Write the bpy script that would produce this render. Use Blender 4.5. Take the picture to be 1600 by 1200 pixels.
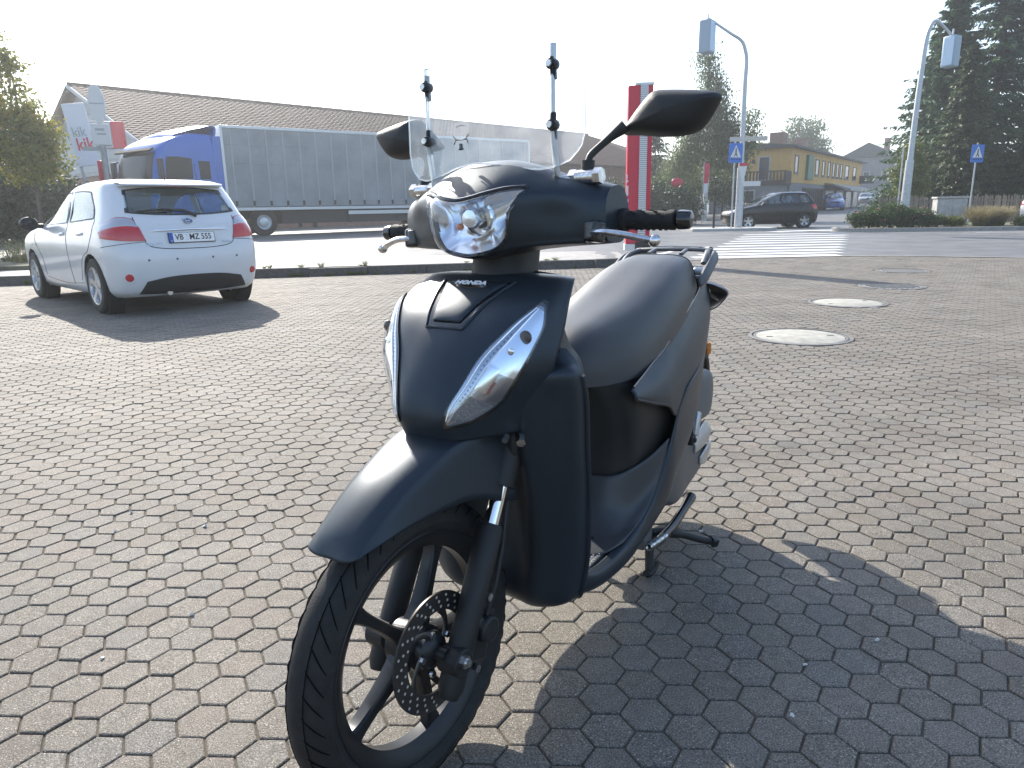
import bpy, bmesh, math, random
import numpy as np
from mathutils import Vector, Matrix, Euler
random.seed(7); RNG = np.random.default_rng(11)
rad = math.radians
for o in list(bpy.data.objects): bpy.data.objects.remove(o)
scene = bpy.context.scene
COL = scene.collection

# ------------------------------------------------------------------ camera
CAM_H = 1.05; F_PX = 1118.0; PITCH = rad(13.72); ROLL = rad(1.1)
cam = bpy.data.cameras.new('camera'); cam_o = bpy.data.objects.new('camera', cam); COL.objects.link(cam_o)
cam.sensor_width = 36.0; cam.lens = F_PX/1600*36.0; cam.clip_start = 0.05; cam.clip_end = 3000
cam_o.location = (0, 0, CAM_H)
cam_o.rotation_euler = (Matrix.Rotation(rad(90)-PITCH, 3, 'X') @ Matrix.Rotation(-ROLL, 3, 'Z')).to_euler()
scene.camera = cam_o
# ------------------------------------------------------------------ sky, sun, exposure
SUN_AZ = rad(28); SUN_EL = rad(32.5)          # azimuth: to the left of straight ahead
w = bpy.data.worlds.new('World'); scene.world = w; w.use_nodes = True
nt = w.node_tree; nt.nodes.clear()
sky = nt.nodes.new('ShaderNodeTexSky'); sky.sky_type = 'NISHITA'; sky.sun_disc = False
sky.sun_elevation = SUN_EL; sky.sun_rotation = -SUN_AZ
sky.air_density = 1.0; sky.dust_density = 1.2; sky.ozone_density = 1.0; sky.altitude = 200
bg = nt.nodes.new('ShaderNodeBackground'); bg.inputs[1].default_value = 0.15
wo = nt.nodes.new('ShaderNodeOutputWorld')
nt.links.new(sky.outputs[0], bg.inputs[0]); nt.links.new(bg.outputs[0], wo.inputs[0])
sd = bpy.data.lights.new('sun', 'SUN'); sd.energy = 4.8; sd.angle = rad(0.55); sd.color = (1.0, 0.94, 0.84)
sun = bpy.data.objects.new('sun', sd); COL.objects.link(sun)
sdir = Vector((-math.sin(SUN_AZ)*math.cos(SUN_EL), math.cos(SUN_AZ)*math.cos(SUN_EL), math.sin(SUN_EL)))
sun.rotation_euler = sdir.to_track_quat('Z', 'Y').to_euler(); sun.location = sdir*60
vs = scene.view_settings; vs.view_transform = 'Standard'; vs.look = 'None'; vs.exposure = 1.2; vs.gamma = 1.0; vs.use_curve_mapping = False

# ------------------------------------------------------------------ camera maths (pixels of the 1600x1200 photograph)
_fw = np.array([0, math.cos(PITCH), -math.sin(PITCH)]); _up = np.array([0, math.sin(PITCH), math.cos(PITCH)]); _rt = np.array([1., 0, 0])
_rt2 = _rt*math.cos(ROLL)-_up*math.sin(ROLL); _up2 = _up*math.cos(ROLL)+_rt*math.sin(ROLL)
_C = np.array([0, 0, CAM_H])
def ray(x, y): return _fw+_rt2*((x-800)/F_PX)-_up2*((y-600)/F_PX)
def ground(x, y, z=0.0):
    d = ray(x, y); return _C+d*((z-CAM_H)/d[2])
def at(x, y, Y):
    d = ray(x, y); return _C+d*(Y/d[1])
def proj(P):
    P = np.atleast_2d(P)-_C; zc = P@_fw
    return np.stack([800+F_PX*(P@_rt2)/zc, 600-F_PX*(P@_up2)/zc, zc], 1)

# ------------------------------------------------------------------ materials
def mat(name, color, rough=0.5, metal=0.0, var=0.0, vscale=20.0, bump=0.0, bscale=60.0, spec=0.5, coat=0.0, trans=0.0, ior=1.45,
        alpha=1.0, emit=None, estr=0.0, rvar=0.0, tint=None, obj_rand=0.0, aniso=None):
    m = bpy.data.materials.new(name); m.use_nodes = True
    n = m.node_tree.nodes; l = m.node_tree.links; b = n['Principled BSDF']
    b.inputs['Base Color'].default_value = (*color, 1); b.inputs['Roughness'].default_value = rough
    b.inputs['Metallic'].default_value = metal; b.inputs['Specular IOR Level'].default_value = spec
    b.inputs['Coat Weight'].default_value = coat; b.inputs['Coat Roughness'].default_value = 0.08
    b.inputs['Transmission Weight'].default_value = trans; b.inputs['IOR'].default_value = ior; b.inputs['Alpha'].default_value = alpha
    if emit: b.inputs['Emission Color'].default_value = (*emit, 1); b.inputs['Emission Strength'].default_value = estr
    tc = n.new('ShaderNodeTexCoord')
    if var > 0 or obj_rand > 0:
        ns = n.new('ShaderNodeTexNoise'); ns.inputs['Scale'].default_value = vscale; ns.inputs['Detail'].default_value = 6; ns.inputs['Roughness'].default_value = .65
        l.new(tc.outputs['Object'], ns.inputs['Vector'])
        mx = n.new('ShaderNodeMix'); mx.data_type = 'RGBA'
        t2 = tint or tuple(min(1, c*(1+2*var)) for c in color); t1 = tuple(c*(1-var) for c in color)
        mx.inputs[6].default_value = (*t1, 1); mx.inputs[7].default_value = (*t2, 1)
        cr = n.new('ShaderNodeMapRange'); cr.inputs[1].default_value = .3; cr.inputs[2].default_value = .72
        l.new(ns.outputs[0], cr.inputs[0]); l.new(cr.outputs[0], mx.inputs[0])
        out = mx.outputs[2]
        if obj_rand > 0:
            oi = n.new('ShaderNodeObjectInfo'); hv = n.new('ShaderNodeHueSaturation')
            mr = n.new('ShaderNodeMapRange'); mr.inputs[3].default_value = 1-obj_rand; mr.inputs[4].default_value = 1+obj_rand
            l.new(oi.outputs['Random'], mr.inputs[0]); l.new(mr.outputs[0], hv.inputs['Value']); l.new(out, hv.inputs['Color']); out = hv.outputs[0]
        l.new(out, b.inputs['Base Color'])
    if rvar > 0:
        n2 = n.new('ShaderNodeTexNoise'); n2.inputs['Scale'].default_value = vscale*.6; n2.inputs['Detail'].default_value = 5
        l.new(tc.outputs['Object'], n2.inputs['Vector'])
        mr = n.new('ShaderNodeMapRange'); mr.inputs[1].default_value = .3; mr.inputs[2].default_value = .7
        mr.inputs[3].default_value = max(0.02, rough-rvar); mr.inputs[4].default_value = min(1, rough+rvar)
        l.new(n2.outputs[0], mr.inputs[0]); l.new(mr.outputs[0], b.inputs['Roughness'])
    if bump > 0:
        n3 = n.new('ShaderNodeTexNoise'); n3.inputs['Scale'].default_value = bscale; n3.inputs['Detail'].default_value = 4
        l.new(tc.outputs['Object'], n3.inputs['Vector'])
        bp = n.new('ShaderNodeBump'); bp.inputs['Strength'].default_value = bump; bp.inputs['Distance'].default_value = .01
        l.new(n3.outputs[0], bp.inputs['Height']); l.new(bp.outputs[0], b.inputs['Normal'])
    return m
def glass_mat(name, color=(1, 1, 1), tint=0.15, rough=0.02, veil=0.0):
    """thin pane: mostly straight-through, with a fresnel reflection"""
    m = bpy.data.materials.new(name); m.use_nodes = True; n = m.node_tree.nodes; l = m.node_tree.links; n.clear()
    o = n.new('ShaderNodeOutputMaterial'); t = n.new('ShaderNodeBsdfTransparent'); g = n.new('ShaderNodeBsdfGlossy')
    t.inputs[0].default_value = (*color, 1); g.inputs['Roughness'].default_value = rough; g.inputs[0].default_value = (.9, .95, 1, 1)
    f = n.new('ShaderNodeLayerWeight'); f.inputs[0].default_value = .5
    pw = n.new('ShaderNodeMath'); pw.operation = 'POWER'; pw.inputs[1].default_value = 5; l.new(f.outputs['Facing'], pw.inputs[0])
    ml = n.new('ShaderNodeMath'); ml.operation = 'MULTIPLY_ADD'; ml.inputs[1].default_value = .95; ml.inputs[2].default_value = .04; l.new(pw.outputs[0], ml.inputs[0])
    ad = n.new('ShaderNodeMath'); ad.operation = 'ADD'; ad.inputs[1].default_value = tint; ad.use_clamp = True
    mx = n.new('ShaderNodeMixShader'); l.new(ml.outputs[0], ad.inputs[0]); l.new(ad.outputs[0], mx.inputs[0])
    l.new(t.outputs[0], mx.inputs[1]); l.new(g.outputs[0], mx.inputs[2])
    if veil > 0:      # fine scratches and dust scatter some light
        tl = n.new('ShaderNodeBsdfTranslucent'); tl.inputs[0].default_value = (.95, .97, 1, 1); m2 = n.new('ShaderNodeMixShader')
        ns = n.new('ShaderNodeTexNoise'); ns.inputs['Scale'].default_value = 9; ns.inputs['Detail'].default_value = 8; mr = n.new('ShaderNodeMapRange'); mr.inputs[1].default_value = .3; mr.inputs[2].default_value = .75; mr.inputs[3].default_value = veil*.5; mr.inputs[4].default_value = veil*1.6
        l.new(ns.outputs[0], mr.inputs[0]); l.new(mr.outputs[0], m2.inputs[0]); l.new(mx.outputs[0], m2.inputs[1]); l.new(tl.outputs[0], m2.inputs[2]); mx = m2
    l.new(mx.outputs[0], o.inputs[0])
    return m
M = {}

# ------------------------------------------------------------------ objects
def props(o, label=None, cat=None, group=None, kind=None):
    if label: o['label'] = label
    if cat: o['category'] = cat
    if group: o['group'] = group
    if kind: o['kind'] = kind
    return o
def empty(name, loc=(0, 0, 0), rz=0.0, **kw):
    o = bpy.data.objects.new(name, None); COL.objects.link(o); o.location = loc; o.rotation_euler = (0, 0, rz); o.empty_display_size = .1
    return props(o, **kw)
def copy_tree(o, parent=None):
    c = o.copy(); COL.objects.link(c); c.parent = parent
    for ch in o.children: copy_tree(ch, c)
    return c

class MB:
    def __init__(s, xf=None): s.v = []; s.f = []; s.xf = xf
    def add(s, vs, fs):
        b = len(s.v)
        s.v += [tuple(map(float, p)) for p in vs]; s.f += [tuple(b+i for i in f) for f in fs]; return s
    def box(s, c, size, rot=None, taper=(1, 1)):
        hx, hy, hz = (d/2 for d in size); vs = []
        for z in (-1, 1):
            tx, ty = taper if z > 0 else (1, 1)
            for x, y in ((-1, -1), (1, -1), (1, 1), (-1, 1)): vs.append(Vector((x*hx*tx, y*hy*ty, z*hz)))
        if rot is not None:
            r = Euler(rot).to_matrix() if not isinstance(rot, Matrix) else rot
            vs = [r@v for v in vs]
        c = Vector(c)
        return s.add([v+c for v in vs], [(0, 3, 2, 1), (4, 5, 6, 7), (0, 1, 5, 4), (1, 2, 6, 5), (2, 3, 7, 6), (3, 0, 4, 7)])
    def bbox(s, x0, x1, y0, y1, z0, z1): return s.box(((x0+x1)/2, (y0+y1)/2, (z0+z1)/2), (abs(x1-x0), abs(y1-y0), abs(z1-z0)))
    def cyl(s, p0, p1, r0, r1=None, n=16, caps=True):
        return s.tube([p0, p1], [r0, r0 if r1 is None else r1], n, caps)
    def tube(s, path, r, n=12, caps=True, flat=None, upv=None):
        P = [Vector(p) for p in path]; rs = r if isinstance(r, (list, tuple)) else [r]*len(P)
        up = Vector(upv) if upv is not None else None; vs = []; prev = None
        for i, p in enumerate(P):
            t = (P[min(i+1, len(P)-1)]-P[max(i-1, 0)]).normalized()
            if up is not None: a = up-t*up.dot(t)
            elif prev is None: a = t.orthogonal()
            else: a = prev-t*prev.dot(t)
            a.normalize(); prev = a; b = t.cross(a)
            fx = flat if flat else 1.0
            for k in range(n):
                an = 2*math.pi*k/n; vs.append(p+a*(math.cos(an)*rs[i]*fx)+b*(math.sin(an)*rs[i]))
        fs = [(i*n+k, i*n+(k+1) % n, (i+1)*n+(k+1) % n, (i+1)*n+k) for i in range(len(P)-1) for k in range(n)]
        if caps: fs += [tuple(range(n-1, -1, -1)), tuple((len(P)-1)*n+k for k in range(n))]
        return s.add(vs, fs)
    def lathe(s, prof, origin, axis, n=32, closed=False):
        """prof: (radius, along axis)"""
        A = Vector(axis).normalized(); a = A.orthogonal().normalized(); b = A.cross(a); O = Vector(origin); vs = []
        for r, h in prof:
            for k in range(n):
                an = 2*math.pi*k/n; vs.append(O+A*h+a*(r*math.cos(an))+b*(r*math.sin(an)))
        m = len(prof); fs = []
        for i in range(m if closed else m-1):
            j = (i+1) % m
            for k in range(n): fs.append((i*n+k, i*n+(k+1) % n, j*n+(k+1) % n, j*n+k))
        return s.add(vs, fs)
    def grid(s, G, closed_u=False, closed_v=False, mask=None, flip=False):
        G = np.asarray(G); nu, nv = G.shape[:2]; b = len(s.v); s.v += [tuple(p) for p in G.reshape(-1, 3).tolist()]
        for i in range(nu if closed_u else nu-1):
            for j in range(nv if closed_v else nv-1):
                if mask is not None and mask[i, j]: continue
                i2 = (i+1) % nu; j2 = (j+1) % nv
                q = (b+i*nv+j, b+i2*nv+j, b+i2*nv+j2, b+i*nv+j2)
                s.f.append(q[::-1] if flip else q)
        return s
    def prism(s, poly, o, ex, ey, en, depth):
        """2D polygon in plane (o, ex, ey) extruded along en"""
        o, ex, ey, en = map(Vector, (o, ex, ey, en)); n = len(poly)
        a = [o+ex*p[0]+ey*p[1] for p in poly]; b = [p+en*depth for p in a]
        return s.add(a+b, [tuple(range(n-1, -1, -1)), tuple(range(n, 2*n))]+[(i, (i+1) % n, n+(i+1) % n, n+i) for i in range(n)])
    def sphere(s, c, r, n=16, m=10, sc=(1, 1, 1)):
        vs = []; c = Vector(c)
        for i in range(m+1):
            a = math.pi*i/m
            for k in range(n):
                b = 2*math.pi*k/n; vs.append(c+Vector((r*sc[0]*math.sin(a)*math.cos(b), r*sc[1]*math.sin(a)*math.sin(b), r*sc[2]*math.cos(a))))
        return s.add(vs, [(i*n+k, (i+1)*n+k, (i+1)*n+(k+1) % n, i*n+(k+1) % n) for i in range(m) for k in range(n)])
    def build(s, name, m, parent=None, smooth=True, angle=35, bevel=0.0, solid=0.0, loc=None, rz=None, segs=2, weld=True, **kw):
        V = s.v
        if s.xf is not None: V = [tuple(s.xf(Vector(p))) for p in V]
        me = bpy.data.meshes.new(name); me.from_pydata(V, [], s.f)
        if weld:
            bm = bmesh.new(); bm.from_mesh(me); bmesh.ops.remove_doubles(bm, verts=bm.verts, dist=1e-5)
            bmesh.ops.dissolve_degenerate(bm, edges=bm.edges, dist=1e-6); bmesh.ops.recalc_face_normals(bm, faces=bm.faces)
            bm.to_mesh(me); bm.free()
        me.update()
        if smooth:
            me.polygons.foreach_set('use_smooth', [True]*len(me.polygons)); me.set_sharp_from_angle(angle=rad(angle))
        if m is not None: me.materials.append(m)
        o = bpy.data.objects.new(name, me); COL.objects.link(o)
        if parent is not None: o.parent = parent
        if loc is not None: o.location = loc
        if rz is not None: o.rotation_euler = (0, 0, rz)
        if solid:
            q = o.modifiers.new('solid', 'SOLIDIFY'); q.thickness = abs(solid); q.offset = -1 if solid > 0 else 1
        if bevel:
            q = o.modifiers.new('bevel', 'BEVEL'); q.width = bevel; q.segments = segs; q.limit_method = 'ANGLE'; q.angle_limit = rad(40)
        return props(o, **kw)

# ------------------------------------------------------------------ smooth surfaces through control points
def _W(t, n, closed=False):
    t = np.asarray(t, float); W = np.zeros((len(t), n))
    x = t*(n if closed else n-1); i = np.floor(x).astype(int)
    if not closed: i = np.clip(i, 0, n-2)
    f = x-i
    w = [-.5*f+f*f-.5*f**3, 1-2.5*f*f+1.5*f**3, .5*f+2*f*f-1.5*f**3, -.5*f*f+.5*f**3]
    k = np.arange(len(t))
    for d in range(4):
        j = i+d-1
        if closed: np.add.at(W, (k, j % n), w[d])
        else:
            lo = j < 0; hi = j > n-1; ok = ~(lo | hi)
            np.add.at(W, (k[ok], j[ok]), w[d][ok])
            np.add.at(W, (k[lo], 0), 2*w[d][lo]); np.add.at(W, (k[lo], 1), -w[d][lo])
            np.add.at(W, (k[hi], n-1), 2*w[d][hi]); np.add.at(W, (k[hi], n-2), -w[d][hi])
    return W
class Surf:
    """control grid C[u][v]; passes through every control point. cv: closed in v. sign: normal direction"""
    def __init__(s, C, cv=False, sign=1.0): s.C = np.asarray(C, float); s.nu, s.nv = s.C.shape[:2]; s.cv = cv; s.sign = sign
    def grid(s, a, b):
        u = np.linspace(0, 1, a) if np.isscalar(a) else np.asarray(a)
        v = (np.linspace(0, 1, b, endpoint=not s.cv) if np.isscalar(b) else np.asarray(b))
        return np.einsum('ai,bj,ijk->abk', _W(u, s.nu), _W(v, s.nv, s.cv), s.C), u, v
    def at(s, uv, off=0.0):
        uv = np.atleast_2d(np.asarray(uv, float))
        def ev(U, V): return np.einsum('ai,aj,ijk->ak', _W(U, s.nu), _W(V, s.nv, s.cv), s.C)
        P = ev(uv[:, 0], uv[:, 1])
        if np.ndim(off) == 0 and off == 0.0: return P
        return P+s.nrm(uv)*np.reshape(off, (-1, 1))
    def nrm(s, uv):
        uv = np.atleast_2d(np.asarray(uv, float)); e = 1e-3
        def ev(U, V): return np.einsum('ai,aj,ijk->ak', _W(U, s.nu), _W(V, s.nv, s.cv), s.C)
        cl = lambda x: np.clip(x, 0, 1)
        du = ev(cl(uv[:, 0]+e), uv[:, 1])-ev(cl(uv[:, 0]-e), uv[:, 1])
        vv = uv[:, 1]
        dv = ev(uv[:, 0], vv+e if s.cv else cl(vv+e))-ev(uv[:, 0], vv-e if s.cv else cl(vv-e))
        n = np.cross(du, dv); return s.sign*n/np.maximum(np.linalg.norm(n, axis=1, keepdims=True), 1e-12)
def curve(pts, n):
    pts = np.asarray(pts, float); return _W(np.linspace(0, 1, n), len(pts))@pts
def lin(pts, n):
    pts = np.asarray(pts, float); x = np.linspace(0, len(pts)-1, n); i = np.clip(np.floor(x).astype(int), 0, len(pts)-2); f = (x-i)[:, None]
    return pts[i]*(1-f)+pts[i+1]*f
def inpoly(poly, u, v):
    poly = np.asarray(poly); x, y = np.asarray(u), np.asarray(v); r = np.zeros(x.shape, bool); j = len(poly)-1
    for i in range(len(poly)):
        xi, yi = poly[i]; xj, yj = poly[j]
        c = ((yi > y) != (yj > y)) & (x < (xj-xi)*(y-yi)/((yj-yi) if yj != yi else 1e-12)+xi); r ^= c; j = i
    return r
class Patch:
    """region of a Surf between a lower and an upper uv curve"""
    def __init__(p, S, bot, top, n=24, smooth=True):
        f = curve if smooth else lin
        p.S = S; p.b = f(bot, n); p.t = f(top, n); p.n = n
        p.poly = np.vstack([p.b, p.t[::-1]])
    def shrunk(p, k): c = p.poly.mean(0); return c+(p.poly-c)*k
    def fill(p, mb, off, m=10, dome=0.0):
        T = np.linspace(0, 1, m); G = []
        for t in T:
            uv = p.b*(1-t)+p.t*t; w = np.linspace(0, 1, p.n)
            G.append(p.S.at(uv, off+dome*np.sqrt(np.clip(16*t*(1-t)*w*(1-w), 0, 1))))
        mb.grid(np.array(G)); return mb
    def rim(p, mb, k0, k1, off, h=0.0):
        loops = [p.S.at(p.shrunk(k0), off-h), p.S.at(p.shrunk(k0), off), p.S.at(p.shrunk(k1), off), p.S.at(p.shrunk(k1), off-h)]
        mb.grid(np.array(loops), closed_v=True); return mb
def surf_mesh(S, a, b, holes=(), mirror_hole=None):
    G, u, v = S.grid(a, b)
    mask = None
    if holes:
        uc = (u[:-1]+u[1:])/2; vn = np.append(v, 1.0) if S.cv else v; vc = (vn[:-1]+vn[1:])/2
        U, V = np.meshgrid(uc, vc, indexing='ij'); mask = np.zeros(U.shape, bool)
        for h in holes: mask |= inpoly(h, U, V) | inpoly(h, U, V-1)
    return G, mask

def text_mesh(txt, size, depth, m, name, parent, matrix, bold=0.0, align='CENTER', xf=None, squash=1.0):
    cu = bpy.data.curves.new(name, 'FONT'); cu.body = txt; cu.size = size; cu.extrude = depth; cu.align_x = align; cu.align_y = 'CENTER'; cu.offset = bold; cu.resolution_u = 3
    o = bpy.data.objects.new(name, cu); COL.objects.link(o)
    dg = bpy.context.evaluated_depsgraph_get(); me = bpy.data.meshes.new_from_object(o.evaluated_get(dg))
    bpy.data.objects.remove(o); bpy.data.curves.remove(cu)
    me.transform(Matrix.Diagonal((squash, 1, 1, 1))); me.transform(matrix)
    if xf:
        for v in me.vertices: v.co = xf(v.co)
    me.materials.clear(); me.materials.append(m); me.name = name
    q = bpy.data.objects.new(name, me); COL.objects.link(q); q.parent = parent
    return q
def frame_mat(o, ex, ey, en):
    m = Matrix.Identity(4)
    for i, a in enumerate((ex, ey, en)):
        a = Vector(a).normalized()
        for r in range(3): m[r][i] = a[r]
    for r in range(3): m[r][3] = o[r]
    return m
# ------------------------------------------------------------------ ground
_bx = [-40, -14, 2.4, 3.1, 4.57, 6.5, 7.7, 9.46, 12, 16, 40]
_by = [7.2, 10.84, 13.17, 14.2, 14.6, 14.75, 14.5, 13.4, 11.0, 7.0, -12]
def yard_edge(x): return float(np.interp(x, _bx, _by))
def sm(a, b, x): t = np.clip((x-a)/(b-a), 0, 1); return t*t*(3-2*t)
def z_road(x, y):
    left = 1-sm(1.4, 3.3, x-0.22*(y-14))
    zl = .14+.12*sm(13, 22, y)
    zr = .0+.012*np.maximum(0, y-38)
    return left*zl+(1-left)*zr-.004*0
M['joint'] = mat('joint_sand', (.100, .084, .064), .95, var=.35, vscale=40, bump=.6, bscale=400)
def paver_mat(name, use_attr):
    m = bpy.data.materials.new(name); m.use_nodes = True; n = m.node_tree.nodes; l = m.node_tree.links; b = n['Principled BSDF']
    b.inputs['Roughness'].default_value = .78; b.inputs['Specular IOR Level'].default_value = .25
    g = n.new('ShaderNodeNewGeometry')
    if use_attr: at_ = n.new('ShaderNodeAttribute'); at_.attribute_name = 'rnd'; src = at_.outputs['Fac']
    else: at_ = n.new('ShaderNodeObjectInfo'); src = at_.outputs['Random']
    cr = n.new('ShaderNodeValToRGB'); e = cr.color_ramp.elements
    e[0].position = 0; e[0].color = (0.151, 0.134, 0.111, 1); e[1].position = 1; e[1].color = (0.146, 0.128, 0.105, 1)
    for p, c in ((.2, (0.159, 0.142, 0.119)), (.4, (0.163, 0.148, 0.127)), (.55, (0.148, 0.136, 0.120)), (.7, (0.166, 0.150, 0.126)), (.85, (0.164, 0.141, 0.119))):
        q = e.new(p); q.color = (*c, 1)
    l.new(src, cr.inputs[0])
    def noise(sc, det=3):
        q = n.new('ShaderNodeTexNoise'); q.inputs['Scale'].default_value = sc; q.inputs['Detail'].default_value = det; l.new(g.outputs['Position'], q.inputs['Vector']); return q.outputs[0]
    def ramp(x, a, b_, c, d):
        q = n.new('ShaderNodeMapRange'); q.inputs[1].default_value = a; q.inputs[2].default_value = b_; q.inputs[3].default_value = c; q.inputs[4].default_value = d; l.new(x, q.inputs[0]); return q.outputs[0]
    def mul(a, b_):
        q = n.new('ShaderNodeMath'); q.operation = 'MULTIPLY'; l.new(a, q.inputs[0]); l.new(b_, q.inputs[1]); return q.outputs[0]
    f = mul(mul(mul(ramp(noise(260, 2), .32, .68, .55, 1.5), ramp(noise(600, 1), .3, .7, .7, 1.3)), ramp(noise(1.7, 5), .32, .68, .80, 1.12)), ramp(noise(30, 4), .3, .7, .88, 1.12))
    f = mul(f, ramp(noise(1.05, 3), .60, .70, 1.0, .74))
    sp = ramp(noise(330, 1), .66, .72, 0, .75); ds = ramp(noise(300, 1), .28, .22, 0, .6)
    mx = n.new('ShaderNodeMix'); mx.data_type = 'RGBA'; mx.blend_type = 'MULTIPLY'; mx.inputs[0].default_value = 1
    l.new(cr.outputs[0], mx.inputs[6]); l.new(f, mx.inputs[7])
    m2 = n.new('ShaderNodeMix'); m2.data_type = 'RGBA'; m2.inputs[7].default_value = (.62, .58, .52, 1); l.new(sp, m2.inputs[0]); l.new(mx.outputs[2], m2.inputs[6])
    m3 = n.new('ShaderNodeMix'); m3.data_type = 'RGBA'; m3.inputs[7].default_value = (.09, .08, .07, 1); l.new(ds, m3.inputs[0]); l.new(m2.outputs[2], m3.inputs[6])
    l.new(m3.outputs[2], b.inputs['Base Color'])
    bp = n.new('ShaderNodeBump'); bp.inputs['Strength'].default_value = .8; bp.inputs['Distance'].default_value = .003
    l.new(noise(300, 3), bp.inputs['Height']); l.new(bp.outputs[0], b.inputs['Normal'])
    return m
M['paver'] = paver_mat('paver_concrete', False); M['paver_a'] = paver_mat('paver_concrete_field', True)
M['asphalt'] = mat('asphalt', (.105, .105, .105), .62, var=.25, vscale=1.2, bump=.35, bscale=180, rvar=.1)
M['earth'] = mat('earth', (.10, .095, .06), .95, var=.4, vscale=2)
M['line'] = mat('road_paint', (.72, .72, .70), .6, var=.12, vscale=6, tint=(.5, .5, .49))
M['kerb'] = mat('kerb_stone', (.075, .072, .07), .85, var=.3, vscale=14, bump=.4, bscale=90)
M['flag'] = mat('concrete_flags', (.27, .26, .245), .8, var=.18, vscale=5, bump=.3, bscale=120)

# large earth sheet and the road sheet
MB().add([(-1500, -400, -.6), (1500, -400, -.6), (1500, 2500, -.6), (-1500, 2500, -.6)], [(0, 1, 2, 3)]).build('ground', M['earth'], smooth=False, kind='structure')
xs = np.unique(np.concatenate([np.linspace(-120, -14, 20), np.linspace(-14, 16, 61), np.linspace(16, 140, 24)]))
ks = np.concatenate([np.linspace(0, 30, 31), np.linspace(34, 260, 24)])
G = np.zeros((len(xs), len(ks), 3))
for i, x in enumerate(xs):
    y0 = yard_edge(x) if -40 <= x <= 40 else (7.2 if x < 0 else -12)
    y0 += .155 if x < 2.6 else 0.0
    for j, k in enumerate(ks): G[i, j] = (x, y0+k, float(z_road(x, y0+k))+(.004 if x > 2.6 else 0))
road = MB().grid(G).build('road', M['asphalt'], kind='structure')

# hexagonal paving
GA = rad(3.3); cdir = np.array([math.sin(GA), math.cos(GA)]); rdir = np.array([math.cos(GA), -math.sin(GA)])
HW = .0995; SC = HW/math.sqrt(3)
g0 = ground(823, 1065)[:2]+cdir*HW/2
yard_pts = [(-40, -6)]+[(x, yard_edge(x)) for x in np.linspace(-40, 15.9, 120)]+[(15.9, -6)]
yard = MB().add([(x, y, -.0048) for x, y in yard_pts], [tuple(range(len(yard_pts)-1, -1, -1))]).build('paved_yard', M['joint'], smooth=False, kind='structure')
MH = [((2.35, 5.74), .41), ((3.65, 7.72), .41), ((4.9, 9.2), .405), ((6.15, 11.28), .39)]
cells = []
for i in range(-170, 171):
    for j in range(-4, 150):
        c = g0+rdir*(1.5*SC*i)+cdir*(HW*(j+.5*(i % 2)))
        x, y = c
        if y < -.6 or abs(x) > .95*max(y, 0)+2.2 or y > yard_edge(x)-.07: continue
        if any((x-m[0])**2+(y-m[1])**2 < (r+.012)**2 for m, r in MH): continue
        cells.append((x, y))
cells = np.array(cells)
pj = proj(np.column_stack([cells, np.zeros(len(cells))]))
vis = (pj[:, 2] > .2) & (pj[:, 0] > -30) & (pj[:, 0] < 1630) & (pj[:, 1] < 1230)
# leave out of the singles the ones the scooter hides
hid = (pj[:, 0] > 520) & (pj[:, 0] < 900) & (pj[:, 1] < 900)
order = np.argsort(np.where(vis & ~hid, pj[:, 2], 1e9)); single = set(order[:300].tolist())
def hex_ring(r, z): return [(r*math.cos(math.pi/3*k), r*math.sin(math.pi/3*k), z) for k in range(6)]
RF = SC-.0024
def hex_mesh():
    vs = hex_ring(RF, -.03)+hex_ring(RF, -.0035)+hex_ring(RF-.0012, -.0012)+hex_ring(RF-.0040, 0)
    fs = [(k+6*r, (k+1) % 6+6*r, (k+1) % 6+6*(r+1), k+6*(r+1)) for r in range(3) for k in range(6)]+[tuple(range(18, 24))]
    return vs, fs
hv, hf = hex_mesh()
hme = bpy.data.meshes.new('paver'); hme.from_pydata(hv, [], hf); hme.materials.append(M['paver']); hme.update()
for k in sorted(single):
    o = bpy.data.objects.new('paver', hme); COL.objects.link(o); o.parent = yard
    o.location = (cells[k][0], cells[k][1], random.gauss(0, .0009)); o.rotation_euler = (random.gauss(0, .008), random.gauss(0, .008), -GA+random.gauss(0, .009)+math.pi/3*random.randrange(6))
rest = [k for k in range(len(cells)) if k not in single]
hv2 = np.array(hex_ring(RF, -.009)+hex_ring(RF-.0032, 0)); n2 = 12
ca, sa = math.cos(-GA), math.sin(-GA); Rz = np.array([[ca, -sa, 0], [sa, ca, 0], [0, 0, 1]]); hv2 = hv2@Rz.T
V = np.zeros((len(rest), n2, 3)); tilt = RNG.normal(0, .008, (len(rest), 2)); dz = RNG.normal(0, .0009, len(rest))
V[:] = hv2[None]; V[:, :, 2] += V[:, :, 0]*tilt[:, :1]+V[:, :, 1]*tilt[:, 1:]+dz[:, None]
V[:, :, 0] += cells[rest][:, :1]; V[:, :, 1] += cells[rest][:, 1:]
F2 = []
for q in range(len(rest)):
    b = q*n2
    F2 += [(b+k, b+(k+1) % 6, b+6+(k+1) % 6, b+6+k) for k in range(6)]+[tuple(range(b+6, b+12))]
me = bpy.data.meshes.new('paver_field'); me.from_pydata(V.reshape(-1, 3).tolist(), [], F2); me.materials.append(M['paver_a'])
a = me.attributes.new('rnd', 'FLOAT', 'POINT'); a.data.foreach_set('value', np.repeat(RNG.random(len(rest)), n2).astype(np.float32)); me.update()
o = bpy.data.objects.new('paver_field', me); COL.objects.link(o); o.parent = yard; o['kind'] = 'stuff'

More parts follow.
